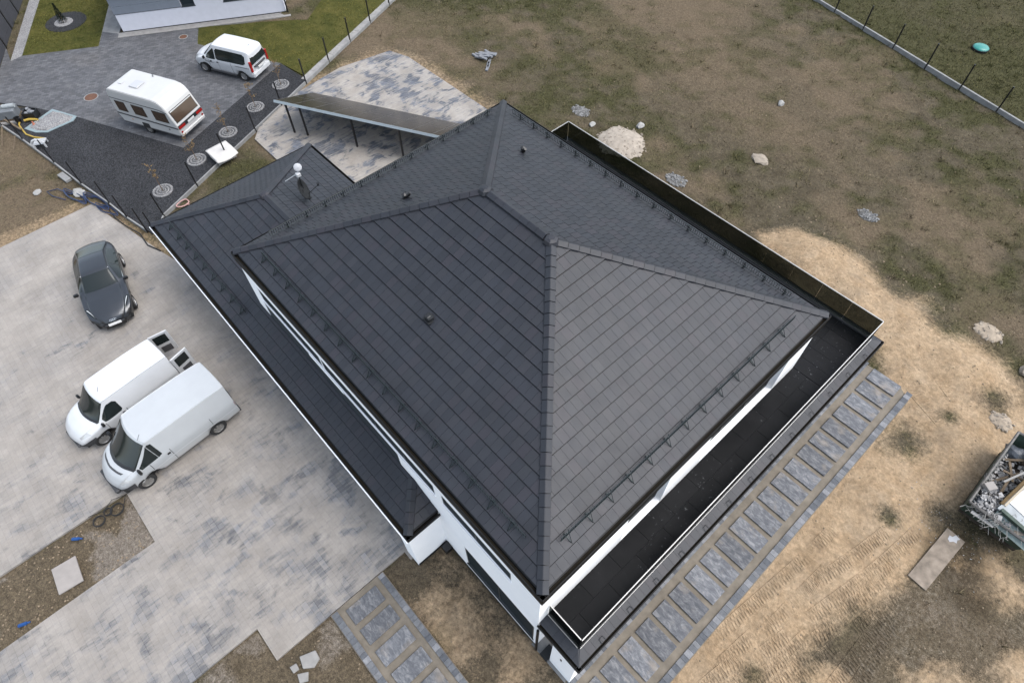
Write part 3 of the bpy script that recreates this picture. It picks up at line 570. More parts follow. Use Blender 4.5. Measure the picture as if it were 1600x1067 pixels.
low.add([(.6, GV0+.1, HG+.03), (GU1-.1, GV0+.1, HG+.03), (GU1-1.3, -.01, zr(-.01)), (.6, -.01, zr(-.01)), (GU1-.1, -.01, HG+.03), (.6, GV0+.1, HG-.13), (GU1-.1, GV0+.1, HG-.13), (GU1-.1, -.01, HG-.13)],
        [(0, 1, 2, 3), (1, 4, 2), (0, 5, 6, 1), (1, 6, 7, 4), (5, 7, 6)])
lower_roof = low.obj('lower_roof', M['gutter'], house)
d1 = 1.28/math.cos(PG)
tile_face(lower_roof, (GU0, GV0, HG), (1, 0, 0), PG, (0, 1, 0), [(EB, EB), (S_, EB), (S_, gs), (gh+hc, gs)])
tile_face(lower_roof, (GU0, GV0, HG), (1, 0, 0), PG, (0, 1, 0), [(S_, EB), (GU1-GU0-EB, EB), (GU1-GU0-1.28-hc, d1), (S_, d1)])
tile_face(lower_roof, (GU0, GV1, HG), (0, -1, 0), PG, (1, 0, 0), [(EB, EB), (2*gh-EB, EB), (gh, gs-.03)], step=.010, gap=.03, jg=.014)
tile_face(lower_roof, (.7, GV1, HG), (-1, 0, 0), PG, (0, -1, 0), [(0, EB), (.7-GU0-EB, EB), (.7-GU0-gh-hc, gs), (0, gs)], step=.010, gap=.03, jg=.014)
tile_face(lower_roof, (GU1, GV0, HG), (0, 1, 0), PG, (-1, 0, 0), [(EB, EB), (1.28, EB), (1.28, d1)])
gn = Vector((GU0+gh, GV0+gh, HG+gz))
for c_ in ((GU0, GV0, HG), (GU0, GV1, HG)):
    c_ = Vector(c_); t_ = (gn-c_).normalized(); caps(lower_roof, c_+t_*.16, gn-t_*.1, ln=.36)
caps(lower_roof, gn+Vector((.15, 0, 0)), (.6, GV0+gh, HG+gz)); node_cap(lower_roof, gn+Vector((0, 0, .05)), [])
c_ = Vector((GU1, GV0, HG)); t_ = Vector((-1, 1, math.tan(PG))).normalized(); caps(lower_roof, c_+t_*.16, c_+t_*1.9, ln=.36)
gutter(lower_roof, [(.4, GV1), (GU0, GV1), (GU0, GV0), (GU1, GV0), (GU1, -.03)], HG, False)
guard(house, (GU0, GV0, HG), (1, 0, 0), PG, (0, 1, 0), 1.0, 7.5)
# walls with real openings
def wall(parent, P0, e, L, z0, z1, ops, nrm, depth=.16, mat='white'):
    """wall face with openings [(a0,a1,z0,z1)], reveals going inwards"""
    P0 = Vector(P0); e = Vector(e); nr = Vector(nrm); mb = MB()
    pt = lambda a, z, d=0: P0+e*a+Vector((0, 0, z))-nr*d
    As = sorted({0, L, *[o[0] for o in ops], *[o[1] for o in ops]}); Zs = sorted({z0, z1, *[o[2] for o in ops], *[o[3] for o in ops]})
    for i in range(len(As)-1):
        for j in range(len(Zs)-1):
            ca, cz = (As[i]+As[i+1])/2, (Zs[j]+Zs[j+1])/2
            if any(o[0] < ca < o[1] and o[2] < cz < o[3] for o in ops): continue
            mb.add([pt(As[i], Zs[j]), pt(As[i+1], Zs[j]), pt(As[i+1], Zs[j+1]), pt(As[i], Zs[j+1])], [(0, 1, 2, 3)])
    for a0, a1, b0, b1 in ops:
        c = [(a0, b0), (a1, b0), (a1, b1), (a0, b1)]
        for k in range(4):
            p, q = c[k], c[(k+1) % 4]; mb.add([pt(*p), pt(*p, depth), pt(*q, depth), pt(*q)], [(0, 1, 2, 3)])
    w_ = mb.obj('wall', M[mat], parent)
    for a0, a1, b0, b1 in ops:
        d = depth-.01; f = MB(); T = Matrix.Translation(P0-nr*d) @ Matrix((e, nr, Vector((0, 0, 1)))).transposed().to_4x4(); fw = .06
        f.box(a0, a1, -.05, .0, b0, b0+fw, T); f.box(a0, a1, -.05, .0, b1-fw, b1, T); n = max(1, round((a1-a0)/1.5))
        for k in range(n+1):
            x = a0+(a1-a0-fw)*k/n; f.box(x, x+fw, -.05, .002, b0+fw, b1-fw, T)
        win = f.obj('window', M['frame'], w_)
        MB().box(a0+.02, a1-.02, -.04, -.02, b0+.02, b1-.02, T).obj('pane', M['glassd'], win)
        if b0 > .3 and b0 != 3.5: MB().box(a0-.03, a1+.03, -.02, depth+.02, b0-.04, b0+.003, T).obj('window_sill', M['white'] if b0 > 3 else M['frame'], win)
WU0, WU1, WV0, WV1 = .56, 15.82, -.02, 12.45
wall(house, (WU0, WV0, 0), (1, 0, 0), WU1-WU0, 0, HE-.14, [(.85, 4.85, 4.62, 5.36), (4.9, 10.85, 4.62, 5.36), (11.2, 14.15, 4.62, 5.36), (11.9, 15.12, .5, 2.3)], (0, -1, 0), .03)
wall(house, (WU1, WV0, 0), (0, 1, 0), WV1-WV0, 0, HE-.14, [(3.4, 5.2, 3.5, 5.9), (7.1, 11.1, 3.5, 5.9), (2.0, 6.0, .1, 2.4)], (1, 0, 0), .2)
wall(house, (WU1, WV1, 0), (-1, 0, 0), WU1-WU0, 0, HE-.14, [(2.5, 5.5, 3.5, 5.9), (8, 10, 3.5, 5.9)], (0, 1, 0), .2)
wall(house, (WU0, WV1, 0), (0, -1, 0), WV1-WV0, 0, HE-.14, [(1.5, 2.7, 4.6, 5.5)], (-1, 0, 0), .2)
wall(house, (GU0+.1, -.72, 0), (1, 0, 0), 10.6-(GU0+.1), 0, HG-.16, [(.8, 3.4, .06, 2.4), (4.2, 6.8, .06, 2.4), (9.2, 10.4, .06, 2.3), (11.5, 13.0, 1.2, 2.3)], (0, -1, 0), .18)
wall(house, (10.6, GV0+.04, 0), (1, 0, 0), GU1-.11-10.6, 0, HG-.1, [], (0, -1, 0)); wall(house, (10.6, -.72, 0), (0, -1, 0), -.72-GV0-.04, 0, HG-.16, [], (-1, 0, 0))
MB().box(GU0+.1, 10.595, GV0+.035, GV0+.10, HG-.36, HG-.145).obj('fascia_board', M['white'], house); MB().box(GU0+.1, 10.595, GV0+.101, -.721, HG-.2, HG-.165).obj('soffit', M['white'], house)
MB().box(.3, 1.5, -1.14, -.73, 0, HG-.21).obj('pier', M['white'], house)
MB().box(GU0-.02, GU1+.02, GV0-.058, GV0-.022, HG-.14, HG-.06).obj('eave_trim', M['white'], house)
wall(house, (GU1-.11, GV0+.04, 0), (0, 1, 0), 1.24, 0, HG-.1, [], (1, 0, 0))
wall(house, (GU0+.1, GV1-.04, 0), (0, -1, 0), GV1+.72-.04, 0, HG-.1, [(2.5, 4.5, 1.2, 2.3)], (-1, 0, 0))
wall(house, (WU0, GV1-.04, 0), (-1, 0, 0), WU0-GU0-.1, 0, HG-.1, [(3, 4, .06, 2.2)], (0, 1, 0))
for x0, x1, z1 in ((WU0+.85, WU0+3.75, 4.50), (WU0+3.755, WU0+5.95, 4.22), (WU0+5.955, WU0+8.9, 4.50)): MB().box(x0, x1, WV0-.016, WV0-.001, 3.5, z1).obj('roof_flashing', M['frame'], house)
fs = MB(); fs.box(RU0+.0, RU1-.0, RV0-.0, RV0+.045, HE-.42, HE-.121); fs.box(RU1-.045, RU1, RV0+.046, RV1-.046, HE-.42, HE-.121); fs.box(RU0, RU1, RV1-.045, RV1, HE-.42, HE-.121); fs.box(RU0, RU0+.045, RV0+.046, RV1-.046, HE-.42, HE-.121); fs.obj('fascia_board', M['gutter'], main_roof)
core = MB().box(WU0+.35, WU1-.35, WV0+.35, WV1-.35, 0, HE-.2); core.box(GU0+.4, WU0, -.3, GV1-.4, 0, HG-.15); core.obj('core', M['white'], house)
pl = MB(); pl.box(GU1-.14, GU1-.095, GV0+.045, -.03, 0, .14); pl.box(GU1-.1, WU1+.012, WV0-.015, WV0+.02, 0, .12); pl.obj('plinth', M['dark'], house)
MB().box(11.34, 11.62, -.32, -.04, 0, .28).obj('cable_box', M['black'], house)
# terrace slab, apron, glass balustrade
TZ = 3.42; GX, GYS, GYN, GW = 17.03, .36, 15.55, 1.5
terr = MB(); terr.box(WU1+.001, GX+.02, GYS-.02, WV1, 3.14, TZ-.03); terr.box(GW-.02, GX+.02, WV1+.001, GYN+.02, 3.14, TZ-.03)
terrace = terr.obj('terrace', M['dark'], house)
def deck(x0, x1, y0, y1, nx, ny, off):
    for i in range(nx):
        for j in range(-1, ny+1):
            dx = (x1-x0)/nx; dy = (y1-y0)/ny; a = y0+dy*(j+(.5 if (i % 2) and off else 0)); b = a+dy; a = max(a, y0); b = min(b, y1)
            if b-a < .1: continue
            cx, cy = x0+dx*(i+.5), (a+b)/2
            MB().box(-dx/2+.005, dx/2-.005, -(b-a)/2+.005, (b-a)/2-.005, -.028, 0).obj('deck_tile', M['deck'], terrace, loc=(cx, cy, TZ+rt.uniform(-.002, .002)))
deck(WU1+.01, GX-.04, GYS+.04, WV1+.02, 2, 10, True); deck(GW+.05, GX-.04, WV1+.03, GYN-.04, 13, 5, False)
def apron(P0, e, inw, L, x0, x1):
    """narrow pitched band of tiles outside the glass"""
    global TE
    P0 = Vector(P0); w_ = .40; pit = math.atan2(.16, w_); poly = [(x0, .1), (L-x1, .1), (L-x1-(.3 if x1 > .03 else 0), w_/math.cos(pit)), (x0+(.3 if x0 > .03 else 0), w_/math.cos(pit))]
    tile_face(terrace, P0, e, pit, inw, poly, b0=.10)
AX, AYS, AYN, AW = 17.44, -.05, 15.96, 1.1
apron((AX, AYS, 3.24), (0, 1, 0), (-1, 0, 0), AYN-AYS, .06, .06); apron((15.82, AYS, 3.24), (1, 0, 0), (0, 1, 0), AX-15.82, .0, .06)
apron((AX, AYN, 3.24), (-1, 0, 0), (0, -1, 0), AX-AW, .06, .06); apron((AW, AYN, 3.24), (0, -1, 0), (1, 0, 0), AYN-WV1, .06, .0)
us = MB()
us.add([(15.83, AYS+.1, 3.25), (AX-.1, AYS+.1, 3.25), (AX-.1, AYN-.1, 3.25), (AW+.1, AYN-.1, 3.25), (AW+.1, WV1+.01, 3.25), (15.83, GYS-.01, 3.385), (GX+.02, GYS-.01, 3.385), (GX+.02, GYN+.02, 3.385), (GW-.02, GYN+.02, 3.385), (GW-.02, WV1+.01, 3.385)]
       + [(15.83, AYS+.1, 3.06), (AX-.1, AYS+.1, 3.06), (AX-.1, AYN-.1, 3.06), (AW+.1, AYN-.1, 3.06), (AW+.1, WV1+.01, 3.06)],
       [(0, 1, 6, 5), (1, 2, 7, 6), (2, 3, 8, 7), (3, 4, 9, 8), (0, 10, 11, 1), (1, 11, 12, 2), (2, 12, 13, 3), (3, 13, 14, 4)])
us.box(15.84, AX-.11, AYS+.11, AYN-.11, 3.04, 3.12); us.box(AW+.11, 15.83, WV1+.02, AYN-.11, 3.04, 3.12); us.obj('canopy_edge', M['gutter'], terrace)
gutter(terrace, [(15.82, AYS), (AX, AYS), (AX, AYN), (AW, AYN), (AW, WV1+.02)], 3.24, False)
def balustrade(a, b, n):
    a = Vector((*a, 0)); b = Vector((*b, 0)); L = (b-a).length; t = (b-a)/L; nr = Vector((-t.y, t.x, 0)); T = Matrix.Translation(a) @ Matrix((t, nr, Vector((0, 0, 1)))).transposed().to_4x4()
    root = MB().box(.03, L-.03, -.03, .03, TZ-.02, TZ+.075, T).obj('balustrade', M['trim'], house)
    b_ = MB(); b_.box(0.0, L, -.045, -.031, TZ+.055, TZ+.080, T); b_.obj('base_trim', M['alu'], root)
    for k in range(n):
        MB().box(L*k/n+.003, L*(k+1)/n-.003, -.008, .008, TZ+.07, TZ+1.06, T).obj('glass_panel', M['rail'], root)
    MB().box(.0, L, -.013, .013, TZ+1.062, TZ+1.088, T).obj('handrail', M['alu'], root)
balustrade((WU1+.02, GYS), (GX-.03, GYS), 1); balustrade((GX, GYS), (GX, GYN-.02), 13); balustrade((GX, GYN), (GW+.03, GYN), 13); balustrade((GW, GYN), (GW, WV1+.05), 2)
# piers under the terrace
for x0, x1, y0, y1 in ((16.42, 17.30, .0, .72), (16.9, 17.30, 5.46, 6.44), (16.9, 17.30, 14.9, 15.8)):
    MB().box(x0, x1, y0, y1, 0, 3.05).obj('pier', M['white'], house, bevel=.01)
MB().box(16.1, 16.40, -.12, .3, 0, .22).obj('door_step', M['dark'], house); MB().box(16.78, 16.84, -.012, .003, 1.85, 2.05).obj('wall_light', M['black'], house)
for y in np.arange(1.0, 15.6, 1.15):
    MB().tube([(AX-.06, y-.08, 3.35), (AX-.19, y-.07, 3.41), (AX-.19, y+.07, 3.41), (AX-.06, y+.08, 3.35)], .008, 4).obj('gutter_hook', M['black'], terrace)
MB().cyl((15.905, -.10, 0), .045, 3.0, 10).obj('downpipe', M['gutter'], house)
MB().cyl((11.31, .02, 3.2), .045, .01, 10)
flush_tiles(house)
# ------------------------------------------------------------------ dish assembly on the lower roof
dsh = thing('satellite_antenna', 'grey satellite dish with white receiver on a mast standing on the lower roof', 'satellite dish', (-2.62, 4.16, 4.22))
m = MB(); m.cyl((0, 0, -.06), .028, 1.32, 8); m.box(-.16, .16, -.16, .16, 0.02, .06); m.obj('mast', M['dark'], dsh)
bw = MB(); n = 18; ring = []
for k, q in enumerate((0, .12, .24, .34, .41)):
    ring.append([(q*math.cos(2*math.pi*i/n), q*1.08*math.sin(2*math.pi*i/n), q*q*.5-.085) for i in range(n)])
V = [p for r_ in ring for p in r_]; bw.add(V, [(k*n+i, k*n+(i+1) % n, (k+1)*n+(i+1) % n, (k+1)*n+i) for k in range(4) for i in range(n)])
bo = bw.obj('dish', M['dark'], dsh, smooth=True, loc=(.16, -.05, .62)); bo.rotation_euler = Vector((.55, .72, .33)).to_track_quat('Z', 'Y').to_euler()
mod = bo.modifiers.new('thick', 'SOLIDIFY'); mod.thickness = .015
MB().tube([(.14, .02, .26), (.26, .42, .50), (.29, .55, .58)], .016, 5).obj('receiver_arm', M['dark'], dsh); MB().cyl((.29, .55, .55), .045, .10, 8).obj('receiver', M['dark'], dsh)
MB().box(-.10, .08, -.09, .09, 1.16, 1.32).obj('radio_unit', M['plastic'], dsh, bevel=.02)
MB().tube([(-.05, .0, 1.27), (-.55, -.42, .80)], .022, 6).obj('boom', M['plastic'], dsh)
rd = MB().lathe((0, 0, 0), ((0, .05), (.10, .03), (.15, .015), (.165, 0), (.14, -.05), (0, -.08)), 18).obj('radio_dish', M['palewrap2'], dsh, smooth=True, loc=(-.06, .10, 1.52)); rd.rotation_euler = (CAMP-Vector((-2.7, 4.1, 5.7))).to_track_quat('Z', 'Y').to_euler()
MB().cyl((-.06, .08, 1.28), .02, .2, 6).obj('dish_neck', M['steel'], dsh)
# ------------------------------------------------------------------ paths of large slabs
def slab_path(name, ax, s0, n, pitch, ln, c0, c1, borders, b0, b1, bed):
    root = struct(MB().prism(bed, -.2, .02).obj(name, M['pathsand']))
    for k in range(n):
        a = s0+pitch*k+rt.uniform(-.015, .015); ca, cb = a+ln/2, (c0+c1)/2; L = ln/2; Wd = (c1-c0)/2
        mb = MB().box(-L, L, -Wd, Wd, -.05, .0) if ax == 'x' else MB().box(-Wd, Wd, -L, L, -.05, 0)
        o = mb.obj('paving_slab', M['slab'], root, loc=((ca, cb, .085) if ax == 'x' else (cb, ca, .085)), bevel=.008); o.rotation_euler.z = rt.uniform(-.006, .006)
    for q0, q1 in borders:
        a = b0
        while a < b1:
            L = rt.choice((.16, .2, .2, .24)); mb = MB().box(-L/2+.004, L/2-.004, -(q1-q0)/2, (q1-q0)/2, -.06, 0) if ax == 'x' else MB().box(-(q1-q0)/2, (q1-q0)/2, -L/2+.004, L/2-.004, -.06, 0)
            mb.obj('border_block', M['block'], root, loc=((a+L/2, (q0+q1)/2, .075+rt.uniform(-.004, .004)) if ax == 'x' else ((q0+q1)/2, a+L/2, .075+rt.uniform(-.004, .004)))); a += L
M['pathsand'] = simple('path_sand', (.235, .205, .165), .95, 0, .15, .3, 2.5, .5)
slab_path('side_walk', 'y', .94-2*.8416, 22, .8416, .66, 17.72, 18.92, ((17.26, 17.44), (19.19, 19.42)), -1.0, 17.5, [(17.2, -1.1), (19.45, -1.1), (19.45, 17.2), (18.9, 17.6), (17.2, 17.6)])
slab_path('front_walk', 'x', 10.78, 7, .848, .60, -3.98, -2.77, ((-2.55, -2.34), (-4.42, -4.20)), 10.6, 16.2, [(10.56, -4.45), (16.3, -4.45), (16.3, -2.31), (10.56, -2.31)])
# ------------------------------------------------------------------ solar carport
ca = Vector((-13.02, 7.84, 0)); cdir = Vector((.880, .475, 0)); cn = Vector((-.475, .880, 0)); CT = Matrix.Translation(ca) @ Matrix((cdir, cn, Vector((0, 0, 1)))).transposed().to_4x4()
cp = thing('solar_rack', 'long tilted rack of dark solar panels on black posts over the rear paving', 'solar panels', ca, math.atan2(.475, .88))
CL, DZ, DY = 10.4, -1.62, 3.3; SLP = math.hypot(DZ, DY); M0 = Matrix.Translation((0, 0, 2.0)) @ Matrix.Rotation(math.atan2(DZ, DY), 4, 'X')
fr = MB(); fr.box(0, CL, -.05, -.003, -.10, .03, M0); fr.obj('front_rail', simple('pale_steel', (.40, .46, .49), .45, .3), cp)
fb = MB()
for y in (.5, 1.4, 2.3, 3.2): fb.box(.02, CL-.02, y, y+.05, -.10, -.045, M0)
fb.obj('purlins', M['trim'], cp)
npan = 9
for k in range(npan):
    for y0, y1 in ((0, SLP/2-.012), (SLP/2+.012, SLP)):
        a, b = CL*k/npan+.01, CL*(k+1)/npan-.01; o = MB().box(a, b, y0, y1, -.03, .012, M0).obj('solar_panel', M['panelframe'], cp); MB().box(a+.022, b-.022, y0+.022, y1-.022, .0115, .0145, M0).obj('glass', M['solar'], o)
for x in (.6, 1.45, 4.55, 7.35, 10.1):
    MB().box(x-.04, x+.04, .02, .10, .03, 1.87).obj('post', M['black'], cp); MB().box(x-.04, x+.04, DY-.35, DY-.27, .03, .45).obj('post', M['black'], cp)
# ------------------------------------------------------------------ fences
def post_fence(name, label, pts, h, kerb_w=.07, group=None, kmat='concrete', kz=.16):
    root = thing(name, label, 'fence', (pts[0][0], pts[0][1], 0)); o = Vector((pts[0][0], pts[0][1], 0))
    for i, p in enumerate(pts):
        P_ = Vector((p[0], p[1], 0))-o
        MB().box(-.04, .04, -.03, .03, -.3, h).obj('fence_post', M['black'], root, loc=P_)
        if i < len(pts)-1:
            q = Vector((pts[i+1][0], pts[i+1][1], 0))-o; d = q-P_; L = d.length; d /= L
            k = MB().box(.042, L-.042, -kerb_w/2, kerb_w/2, -.3, kz).obj('kerb_panel', M[kmat], root, loc=P_+Vector((0, 0, rt.uniform(-.02, .02)))); k.rotation_euler = (0, 0, math.atan2(d.y, d.x)+rt.uniform(-.006, .006))
    return root
f1 = [(-10.2+.0, -1.05)] + [(-11.2+2.5*k*math.cos(1.986), -.227+2.5*k*math.sin(1.986)) for k in range(15)]
post_fence('wire_fence', 'black fence posts on a concrete kerb between dark gravel and rear paving', f1, 1.58)
post_fence('wire_fence', 'black fence posts on a tall concrete kerb along the far edge of the field', [(1.272+2.5*k*math.cos(-.2356), 41.508+2.5*k*math.sin(-.2356)) for k in range(-3, 12)], 1.59, .12, kz=.28)
post_fence('wire_fence', 'black fence posts on a thin kerb from the garage corner to the left edge', [(-26.6, -4.6), (-24.55, -3.85), (-22.4, -3.4), (-19.11, -2.82), (-16.4, -2.38), (-13.93, -1.89), (-12.32, -1.65), (-10.77, -1.32)], 1.6)
ks = thing('stone_strip', 'pale concrete strip along the lawn side of the fence', 'edging')
p0 = Vector((-16.35, 11.4, 0)); p1 = Vector((-28.1, 38.0, 0)); dd = (p1-p0).normalized(); nnr = Vector((-dd.y, dd.x, 0)); L = (p1-p0).length; k = 0.
while k < L: 
    T = Matrix.Translation(p0+dd*k) @ Matrix((dd, nnr, Vector((0, 0, 1)))).transposed().to_4x4(); MB().box(0, .98, .05, .48, -.1, .07+rt.uniform(-.01, .01), T).obj('edging_slab', M['pale_conc'], ks); k += 1.0
# dark panel fence of the neighbour
pf = thing('panel_fence', 'tall dark grey panel fence with black posts at the top left', 'fence')
fa = Vector((-29.2, -3.0, 0)); fb_ = Vector((-47.0, 6.2, 0)); fd = (fb_-fa).normalized(); fnr = Vector((-fd.y, fd.x, 0)); L = (fb_-fa).length; n = 9
for k in range(n+1):
    T = Matrix.Translation(fa+fd*(L*k/n)) @ Matrix((fd, fnr, Vector((0, 0, 1)))).transposed().to_4x4(); MB().box(-.05, .05, -.06, .06, 0, 1.95, T).obj('fence_post', M['black'], pf)
    if k < n:
        for j in range(6): MB().box(.055, L/n-.055, -.025+.006*(j % 2), .025-.006*(j % 2), .03+.31*j, .335+.31*j, T).obj('fence_board', M['fencep'], pf)
# ------------------------------------------------------------------ neighbour's house
HB = Vector((-29.55, 5.42, 0)); rzh = math.atan2(.872, .489)
nh = thing('neighbour_house', "pale lilac rendered house with slate grey cladding beside the neighbour's drive", 'house', HB, rzh)   # local x along the wall, -y towards the drive
wall(nh, (0, 0, 0), (1, 0, 0), 10.6, .0, 3.0, [(4.2, 5.05, 1.2, 2.5), (6.85, 8.4, 1.2, 2.5)], (0, -1, 0), .15, 'plaster'); wall(nh, (10.6, 0, 0), (0, 1, 0), 8, 0, 3, [(2, 4, 1, 2.4)], (1, 0, 0), .15, 'plaster'); wall(nh, (0, 8, 0), (0, -1, 0), 8, 0, 3, [(2, 4, 1, 2.4)], (-1, 0, 0), .15, 'plaster'); wall(nh, (10.6, 8, 0), (-1, 0, 0), 10.6, 0, 3, [(3, 6, .1, 2.3)], (0, 1, 0), .15, 'plaster')
for z0, z1 in ((1.22, 1.70), (1.72, 2.2), (2.22, 2.7)): MB().box(-.02, 4.18, -.035, .0, z0, z1).obj('cladding_board', M['slate'], nh)
MB().box(-.05, 4.18, -.03, -.002, 1.19, 1.218).obj('cladding_trim', M['black'], nh)
MB().box(-.02, 10.62, -.022, .0, 0, .10).obj('plinth', M['dark'], nh); MB().cyl((10.72, -.08, 0), .05, 3, 8).obj('downpipe', M['black'], nh)
mr = MB().add([(-.6, -.6, 3), (11.2, -.6, 3), (11.2, 8.6, 3), (-.6, 8.6, 3), (4, 4, 4.9), (6.6, 4, 4.9)], [(0, 1, 5, 4), (1, 2, 5), (2, 3, 4, 5), (3, 0, 4), (3, 2, 1, 0)]); mr.obj('roof', M['gutter'], nh)
MB().box(.3, .9, 3.7, 4.3, 3.5, 5.4).obj('chimney', M['plaster'], nh)
struct(MB().box(-.3, 10.9, -.62, -.03, -.2, .06, Matrix.Translation(HB) @ Matrix.Rotation(rzh, 4, 'Z')).obj('wall_edging', M['pale_conc']))
M.update(palesand=simple('pale_sand', (.44, .385, .32), .95, 0, .1, .3, 4, .5), chips2=m_gravel('ring_gravel', (.12, .12, .125), (.28, .28, .285), 30), chips=m_gravel('grey_chippings', (.13, .128, .12), (.30, .295, .285), 26), gstone2=simple('grey_chips', (.27, .27, .265), .9, 0, .2, .3, 5), tanm=simple('tan_mound', (.42, .35, .27), .95, 0, .1, .3, 5, .5), pale_sl=simple('pale_slab', (.37, .34, .315), .85, 0, .2, .12, 4), pebble=simple('pebbles', (.42, .41, .405), .8, 0, .3, .35, 30),
    rim=simple('worn_rim', (.16, .15, .14), .6, .2, .4, .6, 5), palewood=simple('pale_wood', (.50, .43, .32), .8), galvp=simple('grey_green_sheet', (.26, .32, .30), .6, 0, .3, .2, 4), rubble=simple('dark_rubble', (.075, .062, .05), .95, 0, .1, .5, 6, .8), scrap=simple('scraps', (.42, .41, .40), .8, 0, .2, .6, 7), clod=simple('clods', (.30, .235, .165), .95, 0, .1, .35, 3))
# ------------------------------------------------------------------ vehicles
class Body:
    """car body lofted over stations (x, z top, half width top, z belt, half width belt, z sill, half width sill); x points forward"""
    def __init__(s, st, k, crown=.04, shoulder=.05, bow=(.22, .3, 1.0), rbow=.04):
        s.k = k; G = []; bf = lambda x: bow[0]*min(1, max(0, (x-bow[1])/(bow[2]-bow[1]))) - rbow*min(1, max(0, (-x-1.2)/.8))
        for x, zt, wt, zb, wb, zs, ws in st:
            z3 = max(zt-shoulder, zb+.01); p = [(0, zt+crown), (wt*.55, zt+crown*.72), (max(wt-.045, wt*.8), zt+.005), (wt, z3), (wb, zb), (wb+.012, zb-.3*(zb-zs)), (ws, zs+.12), (ws-.05, zs)]
            bb = bf(x); G.append([(x-bb*(y/.9)**2, -y, z) for y, z in p[:0:-1]]+[(x-bb*(y/.9)**2, y, z) for y, z in p])
        s.G = np.array(G)*k; s.ni, s.nj = s.G.shape[:2]; s.st = st
    def ev(s, i, j):
        def w(t, n):
            t = min(max(t, 0), n-1); a = min(int(t), n-2); f = t-a; return [max(a-1, 0), a, a+1, min(a+2, n-1)], f
        def cr(p0, p1, p2, p3, f, tn=.38):
            m1 = (p2-p0)*tn; m2 = (p3-p1)*tn; f2 = f*f; f3 = f2*f
            return (2*f3-3*f2+1)*p1+(f3-2*f2+f)*m1+(-2*f3+3*f2)*p2+(f3-f2)*m2
        I, fi = w(i, s.ni); J, fj = w(j, s.nj); G = s.G
        return cr(*[cr(*[G[a, b] for b in J], fj) for a in I], fi)
    def at_x(s, x):
        xs = [r[0] for r in s.st]
        return float(np.interp(x, xs, range(len(xs))))
    def body(s, wheels, ra, zw, du=6, dv=4):
        nu = (s.ni-1)*du+1; nv = (s.nj-1)*dv+1; k = s.k
        V = np.array([[s.ev(a/du, b/dv) for b in range(nv)] for a in range(nu)])
        for a in range(nu):
            x = V[a, nv//2, 0]
            for xw in wheels:
                q = (ra*k)**2-(x-xw*k)**2
                if q > 0:
                    za = zw*k+math.sqrt(q)
                    for b in list(range(0, 3*dv))+list(range(nv-3*dv, nv)): V[a, b, 2] = max(V[a, b, 2], za)
        f = [(a*nv+b, a*nv+b+1, (a+1)*nv+b+1, (a+1)*nv+b) for a in range(nu-1) for b in range(nv-1)]
        f += [tuple(range(nv))[::-1], tuple((nu-1)*nv+b for b in range(nv))]
        f = [q[::-1] for q in f]
        m = MB(); m.add(V.reshape(-1, 3), f); return m
    def patch(s, c, off=.006, n=8, mm=6, round_=.0):
        """small skin over the body between four (i, j) corners, lifted by off"""
        vv = []
        for a in range(n+1):
            for b in range(mm+1):
                u, v = a/n, b/mm
                if round_ and u in (0, 1) and v in (0, 1): u = u+(round_ if u == 0 else -round_); v = v+(round_ if v == 0 else -round_)
                i = (c[0][0]*(1-u)+c[1][0]*u)*(1-v)+(c[3][0]*(1-u)+c[2][0]*u)*v; j = (c[0][1]*(1-u)+c[1][1]*u)*(1-v)+(c[3][1]*(1-u)+c[2][1]*u)*v
                p = s.ev(i, j); d1 = s.ev(i+.05, j)-s.ev(i-.05, j); d2 = s.ev(i, j+.05)-s.ev(i, j-.05); nn = np.cross(d1, d2); nn = nn/(np.linalg.norm(nn)+1e-9)
                ctr = np.array([p[0], 0, .8*s.k]); nn = nn if np.dot(nn, p-ctr) > 0 else -nn
                vv.append(p+nn*off*s.k)
        return MB().add(vv, [(a*(mm+1)+b, (a+1)*(mm+1)+b, (a+1)*(mm+1)+b+1, a*(mm+1)+b+1) for a in range(n) for b in range(mm)])
def wheel(parent, x, y, r, wd, k, rim='alloy', spokes=5):
    x, y, r, wd = x*k, y*k, r*k, wd*k; s_ = 1 if y > 0 else -1; h = wd/2
    t = MB().lathe((0, 0, 0), ((r*.62, -h), (r*.93, -h), (r, -h*.7), (r, h*.7), (r*.93, h), (r*.66, h*.96), (r*.62, h*.6)), 22, 'Y').obj('wheel', M['rubber'], parent, smooth=False, loc=(x, y, r))
    m = MB(); m.lathe((0, 0, 0), ((r*.64, h*.9*s_), (r*.60, h*.55*s_), (r*.5, h*.30*s_), (0, h*.26*s_)), 22, 'Y')
    for q in range(spokes):
        a = 2*math.pi*q/spokes; m.box(-.035*k, .035*k, h*s_*.3 if s_ > 0 else h*s_*.8, h*s_*.8 if s_ > 0 else h*s_*.3, .0, r*.6, Matrix.Rotation(a, 4, 'Y'))
    m.cyl((0, h*.3*s_ if s_ > 0 else h*.85*s_, 0), r*.16, h*.55, 10, 'Y')
    m.obj('rim', M[rim], t)
def both(f):
    for s_ in (1, -1): f(s_)
JC = 7
def car_common(B, root, wheels, tr, r, k, rim, wd=.2, spokes=5, ra=None, paint='pwhite', under=.2):
    b = B.body(wheels, ra or r*1.16, r).obj('body', M[paint], root, smooth=True)
    x0, x1 = B.st[0][0]*k+.15, B.st[-1][0]*k-.2; w_ = (tr+.01)*k
    MB().box(x0, x1, -w_+.1, w_-.1, under, .55*k).obj('underbody', M['rubber'], root)
    for x in wheels:
        for s_ in (1, -1): wheel(root, x, s_*tr, r, wd, k, rim, spokes)
    return b
K = 1.025
